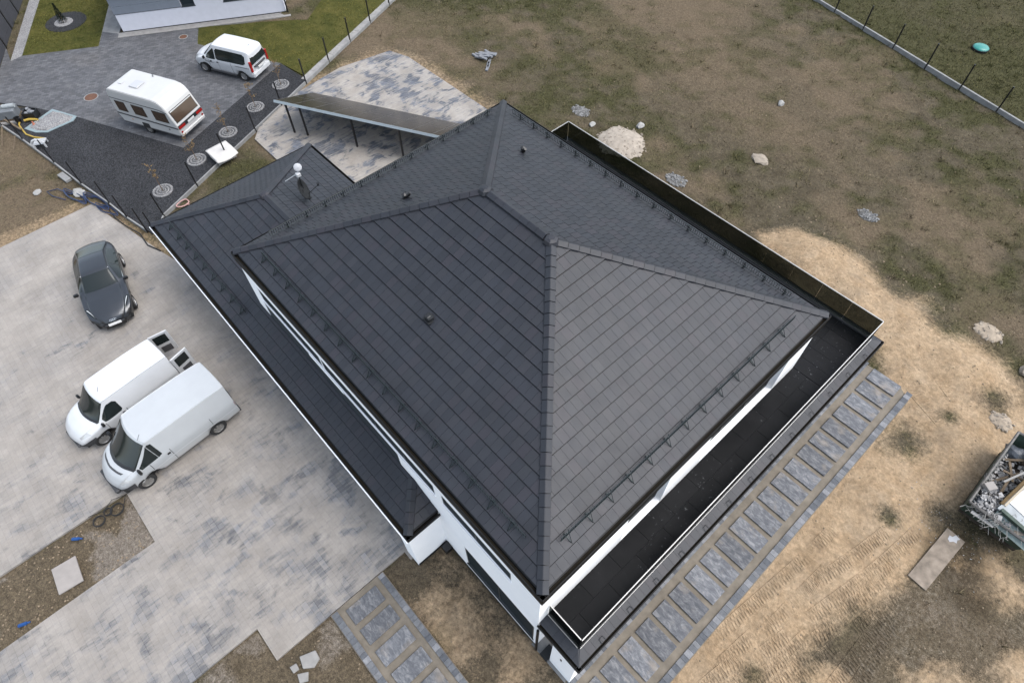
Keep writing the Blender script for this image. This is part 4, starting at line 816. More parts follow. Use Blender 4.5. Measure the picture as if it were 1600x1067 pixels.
# --- dark grey liftback
A5 = [(-2.36, .78, .50, .62, .60, .30, .56), (-2.33, .96, .62, .80, .72, .26, .68), (-2.20, 1.03, .68, .88, .80, .22, .76), (-1.95, 1.10, .66, .93, .87, .20, .82), (-1.25, 1.29, .56, .95, .915, .19, .85),
      (-.85, 1.355, .555, .95, .92, .18, .86), (-.3, 1.375, .565, .94, .92, .18, .86), (.05, 1.335, .575, .93, .92, .18, .86), (.78, .985, .70, .915, .915, .18, .86), (1.3, .92, .72, .87, .915, .19, .86), (1.75, .84, .70, .79, .90, .20, .84), (2.08, .74, .62, .69, .83, .22, .78), (2.27, .64, .50, .56, .70, .24, .66), (2.36, .50, .40, .44, .56, .28, .52)]
au = thing('parked_car', 'dark grey liftback car parked at an angle on the dusty paving', 'car', (-8.17, -4.22, .045), R(-12.5))
B = Body(A5, K, .03, .045, (.24, -.4, 1.2), .22); car_common(B, au, (1.43, -1.39), .80, .335, K, 'alloy', .23, 10, paint='pgrey', under=.2)
B.patch([(7.05, JC-2.75), (8.0, JC-2.85), (8.0, JC+2.85), (7.05, JC+2.75)], n=8, mm=14).obj('windscreen', M['carglass'], au, smooth=True)
B.patch([(3.05, JC-2.6), (4.1, JC-2.7), (4.1, JC+2.7), (3.05, JC+2.6)], n=8, mm=14).obj('rear_window', M['carglass'], au, smooth=True)
B.patch([(5.2, JC-2.3), (7.0, JC-2.3), (7.0, JC+2.3), (5.2, JC+2.3)], off=.003, n=8, mm=12).obj('sunroof', M['pgrey'], au, smooth=True)
for s_ in (1, -1):
    B.patch([(3.6, JC+3.2*s_), (5.95, JC+3.12*s_), (5.95, JC+3.88*s_), (3.6, JC+3.85*s_)], n=12).obj('side_window', M['carglass'], au, smooth=True)
    B.patch([(6.05, JC+3.12*s_), (7.75, JC+3.35*s_), (7.75, JC+3.85*s_), (6.05, JC+3.88*s_)], n=10).obj('side_window', M['carglass'], au, smooth=True)
    B.patch([(3.4, JC+3.92*s_), (7.9, JC+3.92*s_), (7.9, JC+3.98*s_), (3.4, JC+3.98*s_)], off=.012, n=16, mm=2).obj('window_trim', M['chrome'], au)
    hl = B.patch([(9.75, JC+3.3*s_), (11.3, JC+2.3*s_), (11.35, JC+3.1*s_), (9.8, JC+3.95*s_)], n=6, mm=4).obj('headlight', M['carglass'], au, smooth=True)
    B.patch([(9.85, JC+3.45*s_), (11.2, JC+2.45*s_), (11.25, JC+2.65*s_), (9.9, JC+3.62*s_)], off=.014, n=6, mm=2).obj('light_strip', M['lamp'], hl, smooth=True)
    B.patch([(.3, JC+2.2*s_), (1.6, JC+3.6*s_), (1.3, JC+4.3*s_), (.3, JC+4.0*s_)], n=6, mm=4).obj('tail_light', M['red'], au, smooth=True)
    mi = MB().box(-.07, .08, -.10, .10, -.06, .07).obj('mirror', M['black'], au, bevel=.03, seg=2, loc=(.62*K, 1.02*K*s_, 1.0*K))
    B.patch([(11.5, JC+3.6*s_), (12.6, JC+3.2*s_), (12.6, JC+5.5*s_), (11.5, JC+5.5*s_)], n=4, mm=4).obj('air_intake', M['black'], au, smooth=True)
    for xx in (-.02,): MB().box(-.02, .02, -.015, .015, 0, .02).obj('roof_mark', M['plastic'], au, loc=(.02*K, .56*K*s_, 1.355*K))
gr = B.patch([(11.65, JC-2.2), (13, JC-2.8), (13, JC+2.8), (11.65, JC+2.2)], n=6, mm=8).obj('grille', M['black'], au, smooth=True)
MB().box(-.10, .14, -.42, .42, .26, .50, Matrix.Translation((2.30*K, 0, 0))).obj('lower_grille', M['black'], au, bevel=.03)
MB().box(.0, .015, -.26, .26, -.055, .055, Matrix.Translation((2.425*K, 0, .47*K)) @ Matrix.Rotation(R(-25), 4, 'Y')).obj('number_plate', M['plate'], au)
for q in range(4):
    c = Vector((2.37*K, (q-1.5)*.065, .645*K)); MB().tube([c+Vector((.03*math.sin(a)*-.7, .042*math.cos(a), .034*math.sin(a))) for a in np.linspace(0, 2*math.pi, 14)[:-1]], .007, 4, True).obj('badge_ring', M['chrome'], gr)
def seams(B, root, xs, s_list, j0=4.05, j1=6.6, mat='black', w_=.02):
    for x in xs:
        for s_ in s_list:
            i = B.at_x(x); d = B.at_x(x+w_)
            B.patch([(i, JC+j0*s_), (d, JC+j0*s_), (d, JC+j1*s_), (i, JC+j1*s_)], off=.003, n=1, mm=8).obj('door_seam', M[mat], root)
seams(B, au, (-.95, -.05, .95), (1, -1), 4.05, 6.5, 'black')
# --- long white panel van
TR = [(-2.43, 1.94, .76, 1.25, .955, .42, .92), (-2.40, 2.0, .815, 1.25, .98, .36, .95), (-1.5, 2.05, .835, 1.25, .985, .33, .955), (0, 2.06, .84, 1.25, .985, .33, .955), (.75, 2.045, .825, 1.2, .985, .33, .955), (.92, 1.98, .80, 1.16, .985, .33, .955), (1.72, 1.25, .83, 1.11, .97, .33, .95), (2.0, 1.13, .82, 1.03, .95, .34, .93), (2.2, .99, .76, .90, .90, .35, .88), (2.36, .78, .66, .70, .78, .36, .78), (2.43, .6, .54, .54, .64, .38, .64)]
tv = thing('panel_van', 'larger white panel van with an angular nose, parked nearer the planting bed', 'van', (1.07, -5.40, .045), R(-85.2))
B = Body(TR, K, .03, .035, (.30, .2, 1.2), .03); car_common(B, tv, (1.50, -1.43), .86, .33, K, 'hub', .2, 6, paint='pwhite2', under=.28)
B.patch([(5.0, JC-2.9), (6.0, JC-3.1), (6.0, JC+3.1), (5.0, JC+2.9)], n=8, mm=14).obj('windscreen', M['carglass'], tv, smooth=True)
cw = B.patch([(6.0, JC-3.3), (6.32, JC-3.0), (6.32, JC+3.0), (6.0, JC+3.3)], n=3, mm=14).obj('scuttle', M['black'], tv, smooth=True)
B.patch([(7.0, JC-1.5), (7.32, JC-1.4), (7.32, JC+1.4), (7.0, JC+1.5)], n=3, mm=8).obj('bonnet_vent', M['trim'], tv, smooth=True)
for s_ in (1, -1):
    B.patch([(3.9, JC+3.2*s_), (5.0, JC+3.15*s_), (5.0, JC+3.98*s_), (3.85, JC+3.98*s_)], n=6).obj('side_window', M['carglass'], tv, smooth=True)
    B.patch([(5.05, JC+3.12*s_), (5.9, JC+3.5*s_), (5.9, JC+3.98*s_), (5.05, JC+3.98*s_)], n=6).obj('quarter_window', M['carglass'], tv, smooth=True)
    B.patch([(7.55, JC+2.7*s_), (8.75, JC+2.2*s_), (8.75, JC+3.5*s_), (7.7, JC+4.15*s_)], n=5, mm=4).obj('headlight', M['lamp'], tv, smooth=True)
    B.patch([(7.6, JC+5.2*s_), (10, JC+4.9*s_), (10, JC+7*s_), (7.6, JC+7*s_)], off=.012, n=6, mm=4).obj('bumper', M['bump'], tv, smooth=True)
    B.patch([(.0, JC+4.3*s_), (.9, JC+4.3*s_), (.9, JC+5.2*s_), (.0, JC+5.2*s_)], n=2, mm=4).obj('tail_light', M['red'], tv, smooth=True)
    B.patch([(1.02, JC+5.35*s_), (5.6, JC+5.35*s_), (5.6, JC+5.42*s_), (1.02, JC+5.42*s_)], off=.012, n=20, mm=1).obj('side_crease', M['pwhite'], tv)
    MB().box(-.05, .05, -.13, .05, -.13, .13).obj('mirror', M['black'], tv, bevel=.03, seg=2, loc=(1.42*K, 1.10*K*s_, 1.22*K))
    MB().box(-.06, .06, -.02, .02, -.04, .04).obj('door_handle', M['black'], tv, loc=(.35*K, 1.0*K*s_, 1.02*K))
for x0, x1 in ((1.05, 1.95), (2.02, 2.5), (2.58, 3.5)):
    for s_ in (1, -1): B.patch([(x0, JC+3.25*s_), (x1, JC+3.25*s_), (x1, JC+3.9*s_), (x0, JC+3.9*s_)], off=.005, n=6, mm=3, round_=.05).obj('side_panel', M['pwhite2'], tv, smooth=True)
MB().box(-2.47*K, -2.40*K, -.93*K, .93*K, .36, .58).obj('rear_bumper', M['bump'], tv, bevel=.02)
MB().box(2.30*K, 2.47*K, -.62*K, .62*K, .36, .56).obj('front_bumper', M['bump'], tv, bevel=.04)
for y in (.46, -.46): MB().box(-2.455*K, -2.435*K, (y-.36)*K, (y+.36)*K, 1.18*K, 1.72*K).obj('rear_window', M['carglass'], tv)
for s_ in (.008, -.02): MB().box(-2.447*K, -2.432*K, s_*K, (s_+.012)*K, .55*K, 1.95*K).obj('door_seam', M['trim'], tv)
seams(B, tv, (.25, 1.35), (1, -1), 4.05, 6.8); seams(B, tv, (-1.35,), (1, -1), 4.1, 6.8)
MB().tube([(.80, .55, 2.06*K), (.62, .56, 2.06*K+.22)], .008, 4).obj('aerial', M['black'], tv)
# --- small white van, rear doors open
DB = [(-2.10, 1.66, .62, 1.05, .84, .36, .82), (-2.07, 1.76, .665, 1.05, .855, .33, .835), (-1.2, 1.80, .68, 1.05, .86, .30, .84), (0, 1.80, .68, 1.04, .86, .30, .84), (.45, 1.79, .675, 1.03, .86, .30, .84), (.65, 1.73, .65, 1.02, .86, .30, .84), (1.22, 1.14, .70, 1.0, .85, .30, .84), (1.55, 1.05, .70, .93, .84, .31, .83), (1.85, .92, .64, .82, .79, .32, .78), (2.05, .72, .54, .64, .68, .34, .68), (2.12, .56, .46, .5, .56, .36, .56)]
dv = thing('panel_van', 'smaller white van with rounded bonnet and both rear doors standing open', 'van', (-1.70, -6.08, .045), R(-83))
B = Body(DB, K, .035, .04, (.26, .1, 1.0), .03); car_common(B, dv, (1.36, -1.35), .745, .315, K, 'alloy', .19, 9, under=.26)
B.patch([(5.0, JC-2.85), (6.0, JC-3.05), (6.0, JC+3.05), (5.0, JC+2.85)], n=8, mm=14).obj('windscreen', M['carglass'], dv, smooth=True)
B.patch([(6.0, JC-3.2), (6.25, JC-2.9), (6.25, JC+2.9), (6.0, JC+3.2)], n=3, mm=14).obj('scuttle', M['black'], dv, smooth=True)
for s_ in (1, -1):
    B.patch([(3.35, JC+3.25*s_), (5.75, JC+3.25*s_), (5.75, JC+3.97*s_), (3.35, JC+3.95*s_)], n=10, round_=.06).obj('side_window', M['carglass'], dv, smooth=True)
    B.patch([(7.55, JC+2.5*s_), (8.6, JC+1.9*s_), (8.7, JC+3.2*s_), (7.6, JC+3.9*s_)], n=5, mm=4).obj('headlight', M['lamp'], dv, smooth=True)
    B.patch([(7.5, JC+5.1*s_), (10, JC+4.8*s_), (10, JC+7*s_), (7.5, JC+7*s_)], off=.012, n=6, mm=4).obj('bumper', M['bump'], dv, smooth=True)
    B.patch([(.0, JC+4.2*s_), (.8, JC+4.2*s_), (.8, JC+5.4*s_), (.0, JC+5.4*s_)], n=2, mm=4).obj('tail_light', M['red'], dv, smooth=True)
    B.patch([(1.02, JC+2.62*s_), (5.0, JC+2.62*s_), (5.0, JC+2.75*s_), (1.02, JC+2.75*s_)], off=.004, n=16, mm=1).obj('roof_seam', M['trim'], dv)
    B.patch([(1.3, JC+5.2*s_), (3.6, JC+5.2*s_), (3.6, JC+5.3*s_), (1.3, JC+5.3*s_)], off=.012, n=12, mm=1).obj('door_rail', M['pwhite2'], dv)
    MB().box(-.05, .05, -.11, .05, -.09, .09).obj('mirror', M['black'], dv, bevel=.03, seg=2, loc=(1.02*K, .94*K*s_, 1.06*K))
    MB().box(-.06, .06, -.02, .02, -.035, .035).obj('door_handle', M['black'], dv, loc=(.22*K, .875*K*s_, .92*K))
    # rear door swung open on its hinge
    ang = s_*R(80 if s_ > 0 else 96); d = MB().box(-.03, .03, 0, .76, .0, 1.22); dr = d.obj('rear_door', M['pwhite'], dv, bevel=.015, loc=(-2.12*K, .80*K*s_, .46)); dr.rotation_euler = (0, 0, (R(90)-0 if s_ > 0 else R(90)) + (R(8) if s_ > 0 else R(-14)))
    gl = MB().box(-.038, .038, .12, .64, .62, 1.10).obj('rear_window', M['carglass'], dr); MB().box(.032, .06, .2, .6, .12, .45).obj('door_lining', M['trim'], dr)
    MB().box(-.07, -.03, .58, .68, .46, .58).obj('door_handle', M['black'], dr)
MB().box(-2.115*K, -2.08*K, -.66*K, .66*K, .45, 1.66*K).obj('bay_shade_panel', M['rubber'], dv)  # flat dark panel on the closed rear end, coloured as the shaded interior
MB().box(-2.17*K, -2.08*K, -.8*K, .8*K, .34, .52).obj('rear_bumper', M['bump'], dv, bevel=.02)
MB().box(2.0*K, 2.15*K, -.5*K, .5*K, .34, .48).obj('front_bumper', M['bump'], dv, bevel=.04)
seams(B, dv, (.05, 1.12), (1, -1), 4.05, 6.7)
MB().tube([(.40, .15, 1.82*K), (.28, .15, 1.82*K+.2)], .008, 4).obj('aerial', M['black'], dv)
# --- white passenger van on the neighbour's drive
MV = [(-2.18, 1.58, .58, 1.02, .80, .38, .78), (-2.12, 1.72, .635, 1.03, .84, .34, .82), (-1.85, 1.79, .66, 1.04, .86, .31, .84), (-.6, 1.81, .67, 1.03, .865, .30, .84), (.2, 1.80, .665, 1.02, .865, .30, .84), (.5, 1.74, .65, 1.01, .865, .30, .84), (1.25, 1.15, .70, 1.0, .85, .30, .84), (1.6, 1.06, .70, .94, .84, .31, .83), (1.9, .93, .64, .83, .79, .32, .78), (2.11, .73, .54, .64, .68, .34, .68), (2.18, .57, .46, .5, .56, .36, .56)]
mv = thing('passenger_van', "white passenger van with dark windows parked on the neighbour's dark drive", 'van', (-20.62, 8.72, .04), R(206.3))
B = Body(MV, K, .035, .05, (.24, .1, 1.0), .05); car_common(B, mv, (1.37, -1.44), .75, .32, K, 'alloy', .19, 8, under=.26)
B.patch([(5.0, JC-2.85), (6.0, JC-3.05), (6.0, JC+3.05), (5.0, JC+2.85)], n=8, mm=14).obj('windscreen', M['carglass'], mv, smooth=True)
B.patch([(.15, JC-2.9), (1.6, JC-3.0), (1.6, JC+3.0), (.15, JC+2.9)], off=.0, n=4, mm=4)
rw = MB().add([(-2.215*K, -.68*K, 1.08*K), (-2.215*K, .68*K, 1.08*K), (-2.13*K, .60*K, 1.66*K), (-2.13*K, -.60*K, 1.66*K), (-2.10*K, -.68*K, 1.08*K), (-2.10*K, .68*K, 1.08*K), (-2.02*K, .60*K, 1.66*K), (-2.02*K, -.60*K, 1.66*K)], [(3, 2, 1, 0), (0, 1, 5, 4), (1, 2, 6, 5), (2, 3, 7, 6), (3, 0, 4, 7)]).obj('rear_window', M['carglass'], mv)
for s_ in (1, -1):
    B.patch([(1.9, JC+3.2*s_), (4.05, JC+3.2*s_), (4.05, JC+3.95*s_), (1.9, JC+3.9*s_)], n=10, round_=.08).obj('side_window', M['carglass'], mv, smooth=True)
    B.patch([(4.3, JC+3.2*s_), (5.75, JC+3.3*s_), (5.75, JC+3.95*s_), (4.25, JC+3.95*s_)], n=10, round_=.06).obj('side_window', M['carglass'], mv, smooth=True)
    B.patch([(7.55, JC+2.5*s_), (8.6, JC+1.9*s_), (8.7, JC+3.2*s_), (7.6, JC+3.9*s_)], n=5, mm=4).obj('headlight', M['lamp'], mv, smooth=True)
    MB().box(-.05, .05, -.11, .05, -.09, .09).obj('mirror', M['black'], mv, bevel=.03, seg=2, loc=(1.05*K, .94*K*s_, 1.06*K))
    MB().box(-.09, .03, -.07, .07, -.32, .32).obj('tail_light', M['red'], mv, bevel=.02, loc=(-2.13*K, .755*K*s_, 1.0*K))
    B.patch([(1.1, JC+4.35*s_), (2.6, JC+4.35*s_), (2.6, JC+4.55*s_), (1.1, JC+4.5*s_)], off=.006, n=8, mm=1).obj('door_rail', M['trim'], mv)
    for x in (.15, .62): MB().box(-.07, .07, -.015, .015, -.03, .03).obj('door_handle', M['black'], mv, loc=(x*K, .88*K*s_, .90*K))
    MB().box(-.95*K, .92*K, s_*.82*K-.02, s_*.82*K+.04, .24, .34).obj('sill_trim', M['trim'], mv, bevel=.01)
lg = MB()
lg.prism([(0, 0), (.05, 0), (.02, .07), (-.03, .12), (-.06, .12)], 0, .004)
for q in range(9): lg.box(.1+q*.075, .15+q*.075, .01, .05+.02*(q % 3 == 0), 0, .004)
lo = lg.obj('door_logo', M['trim'], mv, loc=(1.0*K, .873*K, .78*K)); lo.rotation_euler = (R(90), 0, R(180))
MB().box(-2.25*K, -2.16*K, -.5*K, .5*K, .86*K, .92*K).obj('handle_strip', M['trim'], mv); MB().box(-2.262*K, -2.2*K, -.26, .26, .70*K, .81*K).obj('number_plate', M['plate'], mv)
MB().box(-2.25*K, -2.05*K, -.80*K, .80*K, .34, .62*K).obj('rear_bumper', M['pwhite'], mv, bevel=.05, seg=2)
seams(B, mv, (.1, .95), (1,), 4.05, 6.7); seams(B, mv, (-.85,), (1,), 4.05, 6.3)
MB().tube([(-1.8, 0, 1.85*K), (-1.95, 0, 1.85*K+.1)], .008, 4).obj('aerial', M['black'], mv)
# --- touring caravan
cv = thing('caravan', "white touring caravan with brown tinted windows on the neighbour's dark drive", 'caravan', (-18.22, 3.2, .04), R(205.5)); cv.scale = (.88, .97, .98)
prof = [(-2.28, .42), (-2.40, .62), (-2.38, 1.10), (-2.02, 2.02), (-1.86, 2.26), (-1.60, 2.42), (-1.2, 2.48), (2.0, 2.50), (2.20, 2.46), (2.34, 2.28), (2.42, 1.5), (2.40, .9), (2.18, .42)]
HW = 1.03
def side(parent, poly, y0, y1, mat, name, bev=0):
    n = len(poly); m = MB(); m.add([(x, y0, z) for x, z in poly]+[(x, y1, z) for x, z in poly], [tuple(range(n)), tuple(range(n, 2*n))[::-1]]+[(i, i+n, (i+1) % n+n, (i+1) % n) for i in range(n)])
    return m.obj(name, M[mat], parent, bevel=bev, seg=2)
side(cv, prof, -HW, HW, 'pcaravan', 'body', .035)
for s_ in (1, -1):
    y = HW*s_; o0, o1 = (y, y+.012) if s_ > 0 else (y-.012, y)
    side(cv, [(-1.72, 2.22), (-1.2, 2.36), (2.05, 2.38), (2.32, 2.18), (2.34, 1.98), (-1.5, 1.97), (-2.0, 1.86)], o0, o1, 'pcaravan', 'roof_skirt')
    side(cv, [(-2.02, 1.84), (-1.5, 1.945), (2.36, 1.955), (2.36, 1.925), (-1.5, 1.915), (-2.03, 1.80)], *((y, y+.02) if s_ > 0 else (y-.02, y)), 'trim', 'trim_strip')
    side(cv, [(-2.38, .96), (2.39, 1.0), (2.39, .92), (-2.39, .88)], *((y, y+.02) if s_ > 0 else (y-.02, y)), 'trim', 'trim_strip')
    for x0, x1 in ((-1.85, -.85), (-.15, .75), (1.35, 2.05)):
        f = MB().box(x0-.03, x1+.03, *((y, y+.014) if s_ > 0 else (y-.014, y)), 1.17, 1.80).obj('window', M['black'], cv, bevel=.0)
        MB().box(x0, x1, *((y+.013, y+.024) if s_ > 0 else (y-.024, y-.013)), 1.20, 1.77).obj('pane', M['tint'], f)
    side(cv, [(-2.26, .40), (2.16, .40), (2.16, .46), (-2.28, .46)], *((y, y+.02) if s_ > 0 else (y-.02, y)), 'trim', 'skirt_rail')
    MB().box(.02, .62, *((y-.05, y+.03) if s_ > 0 else (y-.03, y+.05)), .36, .74).obj('wheel_arch', M['rubber'], cv, bevel=.1, seg=3); wheel(cv, -.30+.6, .94*s_, .32, .18, 1, 'hub', 6)
    MB().box(-.04, .04, *((y, y+.015) if s_ > 0 else (y-.015, y)), .70, .76).obj('marker_lamp', M['orange'], cv, loc=(1.3, 0, 0)); MB().box(-.05, .05, *((y, y+.015) if s_ > 0 else (y-.015, y)), .70, .77).obj('service_flap', M['trim'], cv, loc=(-1.6, 0, 0))
a_ = math.atan2(.92, .36); nrm_ = Vector((-.931, 0, .364)); up_ = Vector((.364, 0, .931)); TR_ = Matrix.Translation((-2.38, 0, 1.10)) @ Matrix((nrm_, Vector((0, 1, 0)), up_)).transposed().to_4x4()
f = MB().box(.0, .02, -.90, .90, .10, .82, TR_).obj('rear_window', M['black'], cv); MB().box(.018, .032, -.86, .86, .13, .72, TR_).obj('pane', M['tint'], f); MB().box(.018, .034, -.86, .86, .735, .79, TR_).obj('blind', M['pcaravan'], f)
MB().box(-2.44, -2.385, -.98, .98, .86, 1.06).obj('lamp_panel', M['dark'], cv)
for s_ in (1, -1): MB().box(-2.46, -2.40, min(s_*.5, s_*.98), max(s_*.5, s_*.98), .88, 1.03).obj('tail_light', M['red'], cv); MB().cyl((-2.43, s_*.88, .66), .06, .04, 10, 'X').obj('reflector', M['red'], cv)
MB().box(-2.465, -2.435, -.26, .26, .88, .99).obj('number_plate', M['plate'], cv); MB().box(-2.46, -2.30, -1.0, 1.0, .40, .60).obj('rear_bumper', M['pcaravan'], cv, bevel=.04)
MB().box(-.33, .33, -.33, .33, 2.49, 2.56).obj('roof_hatch', M['palewrap2'], cv, bevel=.03, loc=(.65, .12, 0)); MB().box(-.14, .14, -.12, .12, 2.49, 2.54).obj('roof_vent', M['plastic'], cv, loc=(1.7, .3, 0)); MB().cyl((.3, -.85, 2.48), .04, .12, 8).obj('flue', M['steel'], cv)
m = MB(); m.tube([(2.2, .6, .4), (3.4, 0, .42)], .04, 6); m.tube([(2.2, -.6, .4), (3.4, 0, .42)], .04, 6); m.tube([(3.0, 0, .02), (3.0, 0, .75)], .025, 6); m.obj('drawbar', M['steel'], cv)
# ------------------------------------------------------------------ saplings in pebble rings
def sapling(x, y, seed, label):
    r = random.Random(seed); t = thing('sapling', label, 'tree', (x, y, .03), 0, 'saplings along the fence')
    tr_ = MB(); top = Vector((r.uniform(-.08, .08), r.uniform(-.08, .08), 1.75)); tr_.tube([(0, 0, -.1), (.02, .01, .6), top*.65, top], [.022, .018, .012, .005], 6); tr_.obj('trunk', M['stem'], t)
    tw = MB(); lf = MB()
    for q in range(14):
        z = r.uniform(.55, 1.6); a = r.uniform(0, 6.28); l = r.uniform(.18, .42)*(1.2-z*.35); b = Vector((.02*z, 0, z)); e = b+Vector((math.cos(a)*l, math.sin(a)*l, l*.8)); tw.tube([b, (b+e)/2+Vector((0, 0, .03)), e], [.006, .005, .003], 4)
        for p in range(7):
            c = b.lerp(e, r.uniform(.35, 1.05))+Vector((r.uniform(-.05, .05), r.uniform(-.05, .05), r.uniform(-.04, .04))); u = Vector((r.uniform(-1, 1), r.uniform(-1, 1), r.uniform(-.6, .6))).normalized()*.045; v_ = u.cross(Vector((r.uniform(-1, 1), r.uniform(-1, 1), 1))).normalized()*.022
            lf.add([c-u, c+v_, c+u, c-v_], [(0, 1, 2, 3)])
    cr_ = tw.obj('crown', M['stem'], t); stuff(lf.obj('leaves', M['twig'], cr_))
def pebble_ring(x, y, seed, label):
    t = thing('tree_ring', label, 'edging', (x, y, .03), 0, 'pebble rings round the saplings')
    r = random.Random(seed); MB().cyl((0, 0, -.03), .53, .055, 30).obj('base', M['chips2'], t)
    for k, (r0, r1) in enumerate(((.40, .53), (.25, .345), (.12, .19))):
        m = MB().lathe((0, 0, 0), ((r0, -.05), (r0+.02, .05), ((r0+r1)/2, .065), (r1-.02, .05), (r1, -.05)), 30).obj('ring', M['pale_gravel'], t)
        s_ = MB()
        for q in range(int(60*r1)):
            a = r.uniform(0, 6.28); rr = r.uniform(r0+.02, r1-.02); s_.lathe((rr*math.cos(a), rr*math.sin(a), .055), ((.0, .025), (.022, .012), (.018, -.01)), 5)
        stuff(s_.obj('pebbles', M['stone'], m))
NM = ["behind the passenger van", "second along from the passenger van", "beside the caravan's rear corner", "beside the white sheet on the fence", "closest to the garage roof corner"]
for k, (x, y) in enumerate(((-17.13, 9.98), (-16.17, 7.72), (-15.13, 5.41), (-14.12, 3.0), (-13.04, .56))):
    pebble_ring(x, y, 40+k, 'concentric pale pebble rings on dark gravel, '+NM[k]); sapling(x, y, 60+k, 'thin leafless sapling with dry leaves, '+NM[k])
# conifer in its bed on the left lawn
cs = thing('conifer_shrub', 'small dark cone shaped conifer on the lawn at the top left', 'shrub', (-33.6, 2.95, .03))
rr = random.Random(5); m = MB(); m.cyl((0, 0, -.1), .03, .9, 6, r2=.01); m.obj('trunk', M['stem'], cs); m = MB()
for q in range(900):
    z = rr.random()**1.3*1.25; rad = .30*(1-z/1.3)*rr.uniform(.6, 1.1); a = rr.uniform(0, 6.28); c = Vector((rad*math.cos(a), rad*math.sin(a), z+.03)); u = Vector((math.cos(a), math.sin(a), 1.2)).normalized()*.07; v_ = Vector((-math.sin(a), math.cos(a), 0))*.025
    m.add([c-v_, c+v_, c+u], [(0, 1, 2)])
stuff(m.obj('crown', M['conifer'], cs))
bd = thing('shrub_bed', 'round bed of dark gravel with pale stones under the conifer', 'flower bed', (-33.6, 3.1, .03)); MB().lathe((0, 0, 0), ((1.35, -.05), (1.3, .035), (.7, .06), (0, .06)), 26).obj('dark_gravel', M['gravel'], bd); MB().lathe((.05, -.15, 0), ((.62, .03), (.58, .085), (0, .09)), 18).obj('pale_gravel', M['pale_gravel'], bd)
for nm, lb, x, y, r in (('manhole_cover', "rusty round manhole cover in the neighbour's drive near the caravan", -23.86, 1.0, .36), ('manhole_cover', "small rusty manhole cover by the neighbour's house wall", -26.29, 8.07, .24)):
    t = thing(nm, lb, 'manhole', (x, y, .04)); MB().cyl((0, 0, -.02), r, .03, 20).obj('lid', M['rust'], t); MB().lathe((0, 0, 0), ((r+.01, -.02), (r+.01, .018), (r+.06, .018), (r+.06, -.02)), 20).obj('collar', M['concrete'], t)
t = thing('tank_lid', 'round teal green tank lid on the grass beyond the far fence', 'lid', (9.88, 44.24, .1)); MB().lathe((0, 0, 0), ((.47, -.15), (.47, .05), (.40, .10), (.15, .14), (0, .145)), 22).obj('lid', M['teal'], t, smooth=True); MB().lathe((0, 0, 0), ((.48, -.15), (.50, .02), (.475, .03)), 22).obj('collar', M['dark'], t)
# ------------------------------------------------------------------ things lying about
def rock(c, r, mat, name, seed, parent=None, flat=.6):
    bm = bmesh.new(); bmesh.ops.create_icosphere(bm, subdivisions=2, radius=1); q = random.Random(seed); ph = [q.uniform(0, 6) for _ in range(6)]
    for v in bm.verts:
        d = v.co.normalized(); k = 1+.22*math.sin(3.1*d.x+ph[0])*math.sin(2.7*d.y+ph[1])+.15*math.sin(5*d.z+ph[2]+4*d.x)+q.uniform(-.09, .09); v.co = Vector((d.x*k*r*(1+.3*math.sin(ph[3])), d.y*k*r, d.z*k*r*flat))
    me = bpy.data.meshes.new(name); bm.to_mesh(me); bm.free(); return link(name, me, M[mat], parent, c)
def gz(x, y): return float(ground_z(np.array([x]), np.array([y]))[0])
for k, (x, y, r, mt, lb) in enumerate(((.44, 22.75, .27, 'stone', 'white boulder in the grass just beyond the pale heap'), (-1.53, 20.9, .20, 'stone', 'white stone next to the terrace glass corner'), (4.62, 30.33, .24, 'stone', 'grey white stone out in the dry field'), (-16.8, -5.3, .0, 'stone', ''), (-15.9, -2.75, .28, 'stone', 'white stone leaning on the kerb near the blue hose'), (-17.5, -4.35, .2, 'stone', 'white lump in the rough grass left of the kerb'), (22.0, 22.0, .3, 'tan', 'tan stone in the grass at the right edge'), (6.68, 25.3, .0, 'stone', ''))):
    if r: tag(rock((x, y, gz(x, y)+r*.25), r, mt, 'stone', 100+k), lb, 'stone')
t = rock((6.68, 25.3, gz(6.68, 25.3)+.05), .36, 'tan', 'flat_stone', 131, flat=.3); tag(t, 'long flat pale stone lying in the field beyond the terrace', 'stone')
t = rock((6.68+.0, 25.3, -5), .05, 'tan', 'x', 1); bpy.data.objects.remove(t)
def heap(name, lb, x, y, rx, ry, h, mat, seed, bits, bitmat, cat='rubble'):
    t = thing(name, lb, cat, (x, y, 0)); n = 22; m = MB(); V = []; q = random.Random(seed); ph = q.uniform(0, 99)
    g = np.linspace(-1.25, 1.25, n); X, Y = np.meshgrid(g, g); rad = np.hypot(X, Y)+.35*(fbm(X+ph, Y, .5, seed, 3)-.5); H = h*np.clip(1-rad, 0, 1)**.8*(.6+.8*fbm(X+ph, Y+5, .25, seed+3, 3)); Z = ground_z((X*rx+x).ravel(), (Y*ry+y).ravel()).reshape(n, n)+np.where(rad < 1, H+.015, -.12)
    m.add(np.stack([X*rx, Y*ry, Z], -1).reshape(-1, 3).tolist(), [(i*n+j, i*n+j+1, (i+1)*n+j+1, (i+1)*n+j) for i in range(n-1) for j in range(n-1)]); p = m.obj('mound', M[mat], t, smooth=True)
    b = MB()
    for k in range(bits):
        a = q.uniform(0, 6.28); rr_ = q.random()**.6*1.05; s_ = q.uniform(.02, .07); px, py = rr_*math.cos(a)*rx, rr_*math.sin(a)*ry; pz = gz(x+px, y+py)+h*max(0, 1-rr_)*.7+.02
        b.box(-s_, s_, -s_*.7, s_*.7, -s_*.5, s_*.5, Matrix.Translation((px, py, pz)) @ Matrix.Rotation(q.uniform(0, 3), 4, Vector((q.random(), q.random(), q.random())).normalized()))
    if bits: stuff(b.obj('chips', M[bitmat], p))
